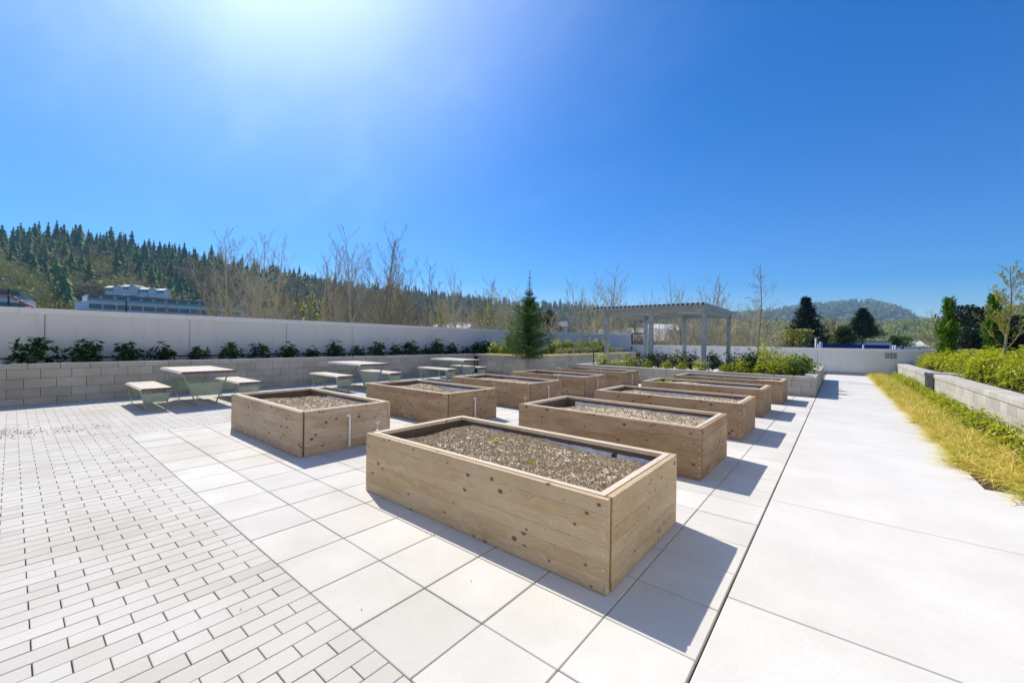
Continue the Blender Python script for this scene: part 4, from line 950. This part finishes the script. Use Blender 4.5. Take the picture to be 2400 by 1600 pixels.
dsp = 16.6; b = at_d(1239, 826, dsp); H = at_d(1244, 634, dsp).z - .8
tree_obj('spruce_tree', conifer(1, H, 1.12, 36, 12, .085, 95, M['spruce'], .78, .34, .012, .34, upturn=.24, width_prof=lambda t: float(np.interp(t, [0, .1, .3, .5, .62, .72, .8, .9, 1], [.80, .90, .80, .54, .28, .11, .10, .03, .01]))), (b.x, b.y, .8), 'young green spruce with a bare leader standing in the raised bed corner', 'spruce tree', sz=1)
def young_tree(name, px, yb, yt, d, seed, label, zb, mt='barklight', leaf=None, wd=.30, **k):
    b = at_d(px, yb, d); H = at_d(px, yt, d).z - zb
    a, t_, l_ = bare_object(seed, M[mt], leaf, H=H, n_limb=24, width=wd, minr=.0055, **k); return tree_obj(name, (a, t_, l_), (b.x, b.y, zb), label)
young_tree('young_tree', 1776, 822, 624, 19.5, 31, 'slender bare young tree with spreading twigs rising from the right end of the pergola planter', .5, kids=(4, 2), base=.35, up=.35, r0=.045, ang=1.05)
young_tree('young_tree', 1363, 800, 676, 22, 32, 'thin bare young tree in the raised bed left of the pergola', .8, kids=(3, 2), base=.35, up=.5, r0=.035, ang=.85)
young_tree('budding_tree', 2348, 830, 622, 13.5, 33, 'pale barked sapling with small yellow-green leaves in the right bed', .6, leaf=M['bud'], budn=2, budsize=.055, kids=(5, 3), base=.18, up=.5, r0=.04, wd=.36, ang=.8)
def pine_prof(t): return (.75 + .5 * t) if t < .4 else (.95 - (t - .4) * 2.6 if t < .66 else (.28 + (t - .66) * 1.0 if t < .85 else .47 - (t - .85) * 2.2))
for px, yt, d, lab in ((2221, 704, 17.5, 'columnar bright green young pine with a tufted top in the right bed'), (2327, 697, 17.5, 'green young pine partly behind the pale sapling')):
    b = at_d(px, 830, d); H = at_d(px, yt, d).z - .6
    tree_obj('pine_tree', conifer(int(px), H, .66, 20, 8, .19, 48, M['pine'], .5, -.5, .03, 0, upturn=1.1, trunk_r=.035, width_prof=pine_prof), (b.x, b.y, .6), lab, 'pine tree')

# ---- trees beyond the parapets
b = at_d(1888, 808, 70); H = at_d(1888, 699, 70).z - GZ
tree_obj('spruce_tree', conifer(2, H, 4.1, 40, 13, .55, 16, M['darkfir'], .75, .25, .42, 0, upturn=.05, width_prof=lambda t: .03 + .97 * max(0, 1 - (t - .42) / .58) ** 1.05), (b.x, b.y, GZ), 'big dark spruce beyond the low parapet, left of the mountain top', 'spruce tree')
b = at_d(2021, 808, 75); zb_ = at_d(2021, 792, 75).z; H = at_d(2021, 724, 75).z - GZ
tree_obj('spruce_tree', conifer(3, H, 2.8, 30, 13, .42, 22, M['darkfir'], .75, .0, (zb_ - GZ) / H, 0, upturn=.1, trunk_r=.3, width_prof=lambda t: .06 + .9 * max(0, 1 - (t - (zb_ - GZ) / H) / (1 - (zb_ - GZ) / H)) ** 1.05), (b.x, b.y, GZ), 'dark conical conifer on a clear trunk behind the blue roof', 'conifer')
def crown_tree(name, px, yt, yb, d, R, mt, n, leaf, seed, label, bark='barkdark', zb=GZ, shape=None):
    rg = np.random.default_rng(seed); b = at_d(px, 800, d); zt = at_d(px, yt, d).z; z0 = at_d(px, yb, d).z; H = zt - z0
    nl = 26; th = rg.random(nl); cen = np.stack([rg.normal(size=nl) * R * .38, rg.normal(size=nl) * R * .38, z0 + H * (.12 + .76 * th)], 1)
    if shape == 'cone': cen[:, :2] *= (1.25 - th)[:, None]
    rad = R * (.32 + .25 * rg.random(nl)) * (1 if shape != 'cone' else (1.2 - .7 * th))
    k = rg.integers(0, nl, n); p = cen[k] + unit(rg.normal(size=(n, 3))) * (rad[k] * (.6 + .45 * rg.random(n)))[:, None]
    p[:, 2] = np.clip(p[:, 2], z0, zt)
    dr = unit(unit(p - np.array([0, 0, z0 + H * .3])) + rg.normal(size=(n, 3)) * .7); T = np.clip(rg.random(n) * .6 + .4 * rg.random(nl)[k], 0, 1)
    p[:, 2] -= zb; cen[:, 2] -= zb
    S = [(0, 0, 0, 0, 0, z0 - zb + H * .5, R * .07, R * .04)] + [(0, 0, (z0 - zb) + H * .1, *c, R * .03, R * .01) for c in cen]
    return tree_obj(name, (segs_mesh('trunk', S, 5, M[bark]), np_mesh('crown', leaves(p, dr, leaf * (.6 + .8 * rg.random(n)), leaf * .6, rg), T, mt)), (b.x, b.y, zb), label)
crown_tree('cedar_tree', 1978, 766, 815, 60, 2.0, M['olive'], 5200, .30, 71, 'small egg shaped olive green evergreen in front of the blue roof', shape='cone')
crown_tree('evergreen_tree', 2278, 722, 835, 40, 2.7, M['darkever'], 9000, .26, 72, 'broad dark evergreen between the two young pines')
crown_tree('evergreen_tree', 2385, 745, 835, 30, 2.2, M['darkever'], 8000, .22, 73, 'dark evergreen at the right edge behind the sapling')
crown_tree('evergreen_tree', 2330, 765, 835, 27, 1.6, M['darkever'], 6000, .20, 74, 'lower dark evergreen filling in behind the sapling trunk')
crown_tree('willow_tree', 1868, 775, 815, 58, 2.6, M['hillleaf'], 4200, .30, 75, 'olive brown budding shrub tree in front of the big dark spruce')
crown_tree('green_bush_tree', 1848, 792, 812, 62, 1.6, M['bud'], 1500, .28, 76, 'fresh green bush low beside the big dark spruce')
crown_tree('green_bush_tree', 2118, 790, 808, 150, 3.5, M['midgreen'], 1500, .6, 77, 'fresh green bush right of the roofs below the mountain')
crown_tree('dark_cypress', 2098, 790, 812, 100, 1.6, M['olive'], 1500, .45, 78, 'clipped dark cypress behind the blue roof right of centre')
for k, (px, yt, d, R, lab) in enumerate(((2165, 738, 55, 3.6, 'large brown bare rounded tree left of the columnar pine'), (2205, 745, 60, 3.6, 'second brown bare rounded tree, right behind the columnar pine'), (1935, 742, 95, 4.2, 'orange brown bare tree between the two dark conifers'), (1968, 750, 110, 4., 'pale brown bare tree farther off between the conifers'), (2390, 735, 90, 6, 'brown bare wood tree at the right edge'))):
    b = at_d(px, 800, d); H = at_d(px, yt, d).z - GZ
    a, t_, l_ = bare_object(80 + k, M['barktan' if k < 2 else 'bark'], M['hillleaf'], H=H, n_limb=34, width=R / H * 1.1, budn=2, budsize=.10 if k < 2 else .18, kids=(8, 5), base=.25, up=.35, minr=.012, ang=.85)
    tree_obj('bare_tree', (a, t_, l_), (b.x, b.y, GZ), lab)
# bare poplars and alders behind the left and back parapets
VAR = []
for k in range(6):
    VAR.append(bare_object(300 + k, M['barktan' if k % 2 else 'barklight'], M['bud'] if k % 3 else None, H=10., n_limb=(32, 26, 22, 26, 30, 22)[k], width=(.26, .34, .40, .28, .36, .25)[k], budn=1, budsize=.034, fork=(0, 1, 2, 1, 0, 2)[k], kids=(6, 4), base=.2, up=.8, minr=.0065, ang=.8))
VT = [bare_object(330 + k, M['barktan'], M['bud'] if k < 2 else M['hillleaf'], H=10., n_limb=22, width=.40, budn=1, budsize=.05, fork=2, kids=(6, 4), base=.08, up=.5, minr=.0085, ang=.9) for k in range(3)]
BT = [(508, 560, 34, 2, 'bare tree with wide curving limbs'), (537, 532, 33, 1, 'tall forked bare tree'), (592, 560, 33, 3, 'thin upright bare tree'), (629, 558, 33, 5, 'bare tree with a fan of top twigs'), (655, 640, 36, 4, 'short bare tree'),
      (750, 605, 38, 5, 'thin bare tree'), (775, 575, 38, 0, 'slim pointed bare tree'), (800, 600, 40, 3, 'bare tree'), (818, 582, 40, 4, 'bare tree'), (850, 540, 38, 1, 'tall bare poplar'), (875, 542, 37, 2, 'tallest broad bare poplar'), (905, 590, 38, 4, 'bare tree'), (948, 640, 44, 5, 'thin bare tree'), (965, 632, 46, 3, 'thin bare tree'), (996, 612, 42, 0, 'bare tree with white limbs'),
      (1035, 680, 48, 1, 'small bare tree'), (1066, 635, 48, 5, 'slender bare tree'), (1087, 636, 50, 3, 'slender bare tree'), (1120, 690, 52, 4, 'low bare tree'), (1147, 662, 52, 5, 'bare tree'), (1172, 662, 52, 2, 'spreading bare tree'), (1205, 700, 55, 1, 'bare tree half behind the spruce'), (1290, 720, 60, 4, 'bare tree right behind the spruce'),
      (1378, 634, 40, 3, 'upright bare tree'), (1408, 632, 40, 1, 'upright bare tree'), (1432, 662, 42, 5, 'bare tree'), (1462, 676, 42, 4, 'bare tree'), (1500, 700, 44, 2, 'bare tree'), (1590, 690, 46, 4, 'bare tree'), (1619, 652, 46, 3, 'thin bare tree'), (1645, 652, 46, 1, 'bare tree'), (1684, 660, 46, 0, 'bare tree'), (1710, 688, 46, 5, 'bare tree'), (1735, 700, 47, 3, 'bare tree'), (1760, 712, 47, 4, 'bare tree')]
for k, (px, yt, d, v, lab) in enumerate(BT):
    b = at_d(px, 760, d); H = at_d(px, yt, d).z - GZ; s = H / 10.2
    side = 'over the left parapet' if px < 1250 else ('left of the pergola roof' if px < 1480 else 'above the pergola roof')
    q_ = ordn[:20] + ['twenty-first', 'twenty-second', 'twenty-third', 'twenty-fourth', 'twenty-fifth']
    nl_ = sum(1 for z_ in BT if z_[0] < 1250); nm_ = sum(1 for z_ in BT if z_[0] < 1480)
    nth = q_[k if px < 1250 else (k - nl_ if px < 1480 else k - nm_)]
    tree_obj('bare_tree', VAR[v], (b.x, b.y, GZ), '%s %s, %s from left there' % (lab, side, nth), group='bare trees behind the parapets', s=s, rz=rnd.uniform(0, 6))
TH = []
for k in range(38):
    if k < 9: px = rnd.uniform(690, 1250); yt = rnd.uniform(662, 705) + (px - 690) * .035; d = rnd.uniform(44, 60)
    elif k < 10: px = rnd.uniform(600, 660); yt = rnd.uniform(640, 680); d = rnd.uniform(44, 56)
    elif k < 16: px = rnd.uniform(1340, 1530); yt = rnd.uniform(715, 745); d = rnd.uniform(46, 58)
    else: px = rnd.uniform(1590, 1810); yt = rnd.uniform(712, 735) + max(0, px - 1740) * .35; d = rnd.uniform(48, 60)
    TH.append((px, yt, d))
for k, (px, yt, d) in enumerate(TH):
    b = at_d(px, 760, d); H = at_d(px, yt, d).z - GZ
    side = 'beyond the left parapet' if px < 1300 else 'behind the pergola'
    tree_obj('thicket_tree', VT[k % 3], (b.x, b.y, GZ), 'tan twiggy leafless tree in the dense thicket ' + side, group='thicket of twiggy trees ' + side, s=H / 10.2, rz=rnd.uniform(0, 6))
for k, (px, yt, d, lab, mt_) in enumerate(((732, 660, 28, 'bright yellow-green leafed young tree rising over the left parapet', 'bud'), (1048, 718, 36, 'small yellow leafed sapling just over the left parapet', 'bud'), (1160, 690, 44, 'yellow budding tree left of the spruce', 'bud'), (1138, 742, 34, 'low fresh green leafed tree over the parapet left of the spruce', 'midgreen'))):
    b = at_d(px, 760, d); H = at_d(px, yt, d).z - GZ
    tree_obj('leafing_tree', bare_object(350 + k, M['bark'], M[mt_], H=H, n_limb=22, width=.28, budn=1, budsize=.15, kids=(5, 3), base=.3, up=.7, minr=.009, ang=.7), (b.x, b.y, GZ), lab)

# ================================================================== buildings beyond
M['facade'] = stucco('pale_facade', (.90, .86, .79)); M['brickdark'] = stucco('dark_brick', (.15, .12, .12)); M['glass'] = mat('window_glass', (.03, .06, .08), .1, 0, .8)
M['roofgrey'] = mat('grey_roof', (.22, .23, .25), .8); M['teal'] = mat('balcony_glass', (.16, .33, .36), .15, 0, .7); M['planterred'] = mat('red_screen', (.22, .05, .035), .8)
def frame_at(px, d, rz): b = at_d(px, 780, d); return (b.x, b.y, GZ), rz
def apartment(px0, px1, d0, d1, label, ytop, seed, left_end=False):
    """long terraced block, face between two surveyed points"""
    a = at_d(px0, 700, d0); b = at_d(px1, 700, d1); dx, dy = b.x - a.x, b.y - a.y; L = math.hypot(dx, dy); rz = math.atan2(dy, dx)
    zt = at_d(px0, ytop, d0).z - GZ; rr = random.Random(seed)
    o = empty('apartment_building', (a.x, a.y, GZ), rz, label, 'apartment building')
    fh = 2.7; W = 16
    mb = MB(); mb.box((0, 0, 0), (L, W, zt - 2 * fh - 1.2)); mb.build('lower_wall', M['brickdark'], o)
    mb = MB(); mb.box((1, 2.2, zt - 2 * fh - 1.2), (L - 1, W, zt - fh - .6)); mb.box((3, 3.5, zt - fh - .59), (L - 4, W, zt - .55)); mb.build('upper_wall', M['facade'], o)
    mb = MB(); mb.box((3.5, 2.0, zt - .54), (L - 2.5, W + 1, zt - .2)); mb.box((4.5, 3., zt - .19), (L - 4, W, zt)); mb.build('roof', M['roofgrey'], o)
    mb = MB(); mb.box((1, -.8, zt - 2 * fh - 1.19), (L - 1, 2.19, zt - 2 * fh - .75)); mb.build('terrace_slab', M['facade'], o)
    mb = MB(); mb.box((3, 1.2, zt - fh - .59), (L - 2, 3.49, zt - fh - .2)); mb.build('upper_terrace_slab', M['facade'], o)
    mb = MB(); mb.box((3.5, 1.3, zt - fh - .19), (L - 2.5, 1.34, zt - fh + .75)); mb.build('glass_rail', M['teal'], o)
    n = int(L / 4.2)
    for k in range(n):
        x = 3.4 + (L - 7) * k / n
        for fl, yy, zz in ((0, 3.45, zt - 2.65), (1, 2.14, zt - 2 * fh - .55), (2, -.05, zt - 3 * fh - 1.), (3, -.05, zt - 4 * fh - 1.2)):
            wd = 3.5 if fl else 2.9
            mb = MB(); mb.box((x, yy - .04, zz), (x + wd, yy + .02, zz + 1.9)); f = mb.build('window', M['roofgrey'], o)
            mb = MB(); mb.box((x + .1, yy - .07, zz + .1), (x + wd / 2 - .05, yy - .041, zz + 1.8)); mb.box((x + wd / 2 + .05, yy - .07, zz + .1), (x + wd - .1, yy - .041, zz + 1.8)); mb.build('pane', M['glass'], f)
    for k in range(int(L / 8)):
        x = 4 + k * 8.
        mb = MB(); mb.box((x, -1.5, zt - 3 * fh - .4 - 1.3), (x + 4.6, -.01, zt - 3 * fh - .35)); mb.build('balcony', M['white'], o)
        mb = MB(); mb.box((x + 5.1, -.5, zt - 3 * fh - 1.2), (x + 7.6, -.02, zt - 3 * fh - .6)); mb.build('red_screen', M['planterred'], o)
    for k in range(5):
        x = 8 + rr.random() * (L - 18); mb = MB(); mb.box((x, 7, zt), (x + 1.2 + rr.random(), 8.5, zt + .5 + .5 * rr.random())); mb.build('roof_unit', M['white'], o)
    return o
apartment(180, 590, 150, 196, 'long pale apartment block with stepped balconies beyond the left parapet', 683, 1)
apartment(-230, 104, 106, 131, 'pale apartment block cut off by the left edge of the picture', 655, 2)
def house(name, px, d, yt, w_, dp, hh, rz, label, roof='roofgrey', wall='white', zb=GZ, pitch=.5, base_y=None):
    b = at_d(px, 780, d); zt = at_d(px, yt, d).z; z0 = zt - hh - w_ * pitch / 2
    o = empty(name, (b.x, b.y, z0), rz, label, 'house')
    mb = MB(); mb.box((-dp / 2, -w_ / 2, -3), (dp / 2, w_ / 2, hh)); [mb.poly([(s * dp / 2, -w_ / 2, hh), (s * dp / 2, w_ / 2, hh), (s * dp / 2, 0, hh + w_ * pitch / 2)]) for s in (-1, 1)]; mb.build('wall', M[wall], o)
    mb = MB(); e = .4; t = .15
    for s in (-1, 1):
        P = [(-dp / 2 - e, s * (w_ / 2 + e), hh - e * pitch), (dp / 2 + e, s * (w_ / 2 + e), hh - e * pitch), (dp / 2 + e, 0, hh + w_ * pitch / 2), (-dp / 2 - e, 0, hh + w_ * pitch / 2)]
        Q = [(x, y, z + t) for x, y, z in P]; mb.poly(Q); mb.poly(P[::-1]); [mb.poly([P[i], P[(i + 1) % 4], Q[(i + 1) % 4], Q[i]]) for i in range(4)]
    mb.build('roof', M[roof], o)
    for k in range(3):
        x = -dp / 2 + dp * (k + .5) / 3
        mb = MB(); mb.box((x - .6, -w_ / 2 - .05, hh - 2), (x + .6, -w_ / 2 - .01, hh - .6)); f = mb.build('window', M['glass'], o)
    return o
# hillside complex of gabled white houses
for k in range(7):
    px = 262 + k * 20; house('hillside_house', px, 290, 668 + abs(k - 2) * 1.2 + (4 if k > 3 else 0), 5.5, 5 if k != 3 else 8, 3.2, YAW + R_(8 * (k % 3) - 90 * (k % 2)), '%s of the white gabled houses clustered on the wooded hillside' % ('leftmost', 'second', 'third', 'fourth', 'fifth', 'sixth', 'rightmost')[k], 'roofgrey' if k % 2 else 'facade')
house('house', 1298, 150, 754, 7, 9, 4, YAW, 'white house with dark gables seen right of the spruce', 'roofgrey')
crown_tree('red_leaf_tree', 1305, 766, 782, 120, 1.8, leafmat('red_leaves', [(0, (.16, .04, .04)), (1, (.36, .12, .11))], .2), 900, .4, 91, 'pinkish red bush in front of the small white house')
crown_tree('fir_clump', 1285, 727, 790, 110, 3.2, M['darkfir'], 3000, .6, 92, 'tall dark conifer just right of the spruce, far behind the wall', shape='cone')
for k, (px, d, yt, w_, dp) in enumerate(((1060, 140, 762, 8, 14), (1105, 150, 757, 8, 16), (1545, 190, 760, 10, 18), (1600, 220, 758, 9, 14), (2095, 190, 799, 9, 22), (2300, 240, 792, 9, 16))):
    house('house', px, d, yt, w_, dp, 4, YAW + rnd.uniform(-.3, .3), ['grey roofed house behind the thin trees over the left parapet', 'wider grey roofed house left of the spruce beyond the parapet', 'low pale house far off under the pergola roof', 'second low pale house far off under the pergola roof', 'low pale building behind the blue roof', 'far pale house behind the dark evergreens'][k], 'roofgrey' if k % 2 else 'facade', 'facade')
# big corrugated barn like roof behind the railing
def corr():
    m = mat('standing_seam_roof', (.34, .31, .30), .55, .1); t = NT(m); v = t.coords()
    wv = t.n('TexWave'); wv.inputs['Scale'].default_value = 1.1; wv.inputs['Distortion'].default_value = 0; wv.bands_direction = 'X'; t.l(v, wv.inputs['Vector'])
    t.color(t.ramp(wv.outputs['Color'], [(.35, (.20, .17, .165)), (.6, (.52, .48, .47))])); t.bump(wv.outputs['Fac'], 1, .1); return m
M['corr'] = corr()
bL = at_d(1455, 846 - 60, 62); bR = at_d(1602, 766, 62)
o = empty('barn_building', (at_d(1530, 800, 62).x, at_d(1530, 800, 62).y, GZ), YAW + R_(12), 'building with a wide ribbed metal roof behind the railing and pergola', 'building')
zr = at_d(1560, 767, 62).z - GZ; ze = at_d(1560, 799, 62).z - GZ; zw = zr - 3.1
mb = MB(); mb.poly([(-5.4, -.1, ze), (3.0, -.1, ze), (6.0, 5.0, zr), (-2.2, 5.0, zr)]); mb.poly([(-2.2, 5.0, zr), (6.0, 5.0, zr), (6.0, 10, ze), (-2.2, 10, ze)]); mb.poly([(-5.4, -.1, ze - .25), (-5.4, -.1, ze), (-2.2, 5, zr), (-2.2, 5, zr - .25)]); mb.poly([(-5.4, -.1, ze - .25), (3.0, -.1, ze - .25), (3.0, -.1, ze), (-5.4, -.1, ze)]); mb.poly([(3, -.1, ze - .25), (6, 5, zr - .25), (6, 5, zr), (3, -.1, ze)])
mb.build('main_roof', M['corr'], o)
mb = MB(); mb.poly([(-8.6, 1.8, ze + .2), (-4.3, 1.8, ze + .2), (-2.4, 5.4, zr - .35), (-6.4, 5.4, zr - .35)]); mb.poly([(-8.6, 1.8, ze), (-4.3, 1.8, ze), (-4.3, 1.8, ze + .2), (-8.6, 1.8, ze + .2)]); mb.build('side_roof', M['corr'], o)
mb = MB(); mb.box((-7.6, 2.4, 0), (5.2, 9, ze - .3)); mb.build('wall', M['brickdark'], o)
for x in (-6.5, -3.5, -.5, 2.5): mb = MB(); mb.box((x, 2.33, ze - 2.2), (x + 1.8, 2.39, ze - .8)); mb.build('window', M['glass'], o)
# blue flat roof and screens beyond the low parapet
M['blue'] = mat('blue_membrane', (.012, .05, .20), .55)
def at_top(px, py, d): p = at_d(px, py, d); return p
o = empty('blue_roof_building', (*at_d(2045, 800, 52).xy, GZ), YAW, 'low building with a dark blue edged flat roof behind the exit sign wall', 'building')
z1 = at_d(2045, 817, 52).z - GZ; z2 = at_d(2045, 808, 56).z - GZ
mb = MB(); mb.box((-6.3, 0, 0), (7.0, 4, z1 - .35)); mb.build('wall', M['roofgrey'], o)
mb = MB(); mb.box((-6.4, -.1, z1 - .34), (7.1, 4.1, z1), 0, .02); mb.build('lower_roof', M['blue'], o)
mb = MB(); mb.box((-6.1, 4.2, 0), (6.1, 9, z2)); mb.build('upper_roof', M['blue'], o)
mb = MB(); [mb.box((x, 1, z1), (x + .15, 1.15, z1 + .5)) for x in (-6.2, -.3, 3.6, 3.9)]; mb.tube([(-5.7, 1.2, z1), (-5.7, 1.2, z1 + .8)], .18, 8); mb.build('vent', M['white'], o)
mb = MB(); mb.box((-6.9, .5, 0), (-6.7, .7, z1 + 1.25)); mb.build('vent_stack', M['white'], o)
o = empty('screen_building', (*at_d(1900, 806, 58).xy, GZ), YAW, 'grey ribbed roof screen left of the blue roof', 'building'); zz = at_d(1900, 806, 58).z - GZ
mb = MB(); [mb.box((-1.7 + .2 * k, 0, 0), (-1.53 + .2 * k, .1, zz)) for k in range(17)]; mb.box((-1.7, .1, 0), (1.7, 3, zz - .05)); mb.build('screen', M['roofgrey'], o)
o = empty('grey_warehouse', (*at_d(2000, 803, 85).xy, GZ), YAW, 'long pale grey flat roofed building behind the olive evergreen', 'building'); zz = at_d(2000, 800, 85).z - GZ
mb = MB(); mb.box((-6, 0, 0), (8, 10, zz)); mb.build('wall', M['facade'], o); mb = MB(); mb.box((-6.2, -.2, zz + .002), (8.2, 10.2, zz + .25)); mb.build('roof', M['roofgrey'], o)
# power pole with orange marker balls on its line
org = mat('orange_marker', (.75, .09, .02), .5)
pp = at_d(20, 700, 70); o = empty('utility_pole', (pp.x, pp.y, GZ), YAW, 'wooden power pole with wires at the left edge beyond the parapet', 'utility pole')
zp = at_d(20, 677, 70).z - GZ; mb = MB(); mb.tube([(0, 0, 0), (0, 0, zp)], .16, 8, r2=.11); mb.build('pole', M['barkdark'], o); mb = MB(); mb.box((-1.6, -.08, zp - .7), (1.6, .08, zp - .55)); mb.build('crossarm', M['barkdark'], o)
A = at_d(-60, 683, 70); B = at_d(20, 690, 70); C = at_d(84, 723, 66); D_ = at_d(8, 688, 70)
mb = MB(); mb.tube([A, B], .03, 5); mb.tube([B, B.lerp(C, .5) - Vector((0, 0, .15)), C, C + (C - B)], .03, 5); tag(mb.build('power_line', M['black']), 'power line sagging down from the pole at the left edge', 'cable')
for k, (t_, seg) in enumerate(((.55, 0), (.8, 0), (.98, 0), (.25, 1), (.48, 1), (.70, 1), (.92, 1))):
    p = A.lerp(B, t_) if seg == 0 else B.lerp(C, t_) - Vector((0, 0, .6 * t_ * (1 - t_)))
    bpy_me = bpy.data.meshes.new('marker'); import bmesh; bm = bmesh.new(); bmesh.ops.create_icosphere(bm, subdivisions=2, radius=.27); bm.to_mesh(bpy_me); bm.free(); bpy_me.materials.append(org)
    q = link('line_marker', bpy_me, loc=p); q.scale = (1.6, .9, .9); q.rotation_euler = (0, R_(25), YAW); tag(q, 'orange marker, %s from the left on the power line' % ordn[k], 'line marker', 'orange markers on the power line')
p2 = at_d(296, 720, 100); o = empty('utility_pole', (p2.x, p2.y, GZ), YAW, 'thin dark utility pole in front of the long apartment block', 'utility pole'); zp = at_d(296, 706, 100).z - GZ
mb = MB(); mb.tube([(0, 0, 0), (0, 0, zp)], .22, 8, r2=.14); mb.build('pole', M['barkdark'], o)
p2 = at_d(1334, 760, 120); o = empty('utility_pole', (p2.x, p2.y, GZ), YAW, 'thin pole right of the small white house beyond the wall', 'utility pole'); zp = at_d(1334, 757, 120).z - GZ
mb = MB(); mb.tube([(0, 0, 0), (0, 0, zp)], .2, 8, r2=.14); mb.build('pole', M['bark'], o)

# ---- litter: soil crumbs and leaves on the paving
mb = MB(); rg = np.random.default_rng(77)
for k in range(520):
    px = rg.random() ** 1.3 * 260; py = 1015 - px * .06 + rg.normal() * 6 + (7 if rg.random() < .2 else 0) + rg.normal() * 1.5
    p = at_z(px, py, .004); s = .004 + .010 * rg.random() ** 2; a = rg.random() * 3
    mb.poly([(p.x + s * math.cos(a + t) * (1 if i % 2 else .7), p.y + s * math.sin(a + t), .005 + .004 * (i == 1)) for i, t in enumerate((0, 1.5, 3.1, 4.6))], rg.random())
for k in range(240):
    x = rg.uniform(-10, -.6); y = rg.uniform(.2, 9); s = .002 + .006 * rg.random() ** 2; a = rg.random() * 3
    mb.poly([(x + s * math.cos(a + t), y + s * .6 * math.sin(a + t), .006) for t in (0, 1.5, 3.1, 4.6)], rg.random())
tag(mb.build('soil_crumbs', M['soil']), 'scattered dark soil crumbs and litter lying on the paving', 'litter', kind='stuff')

# ---- haze
m = bpy.data.materials.new('haze'); m.use_nodes = True; n_ = m.node_tree; n_.nodes.remove(n_.nodes['Principled BSDF'])
pv = n_.nodes.new('ShaderNodeVolumePrincipled'); pv.inputs['Color'].default_value = (.36, .60, .95, 1); pv.inputs['Density'].default_value = .00014; pv.inputs['Anisotropy'].default_value = .2
n_.links.new(pv.outputs[0], n_.nodes['Material Output'].inputs['Volume'])
mb = MB(); mb.box((-4200, -2500, GZ - 1), (3600, 4200, 420)); hz = mb.build('haze', m); tag(hz, kind='stuff')
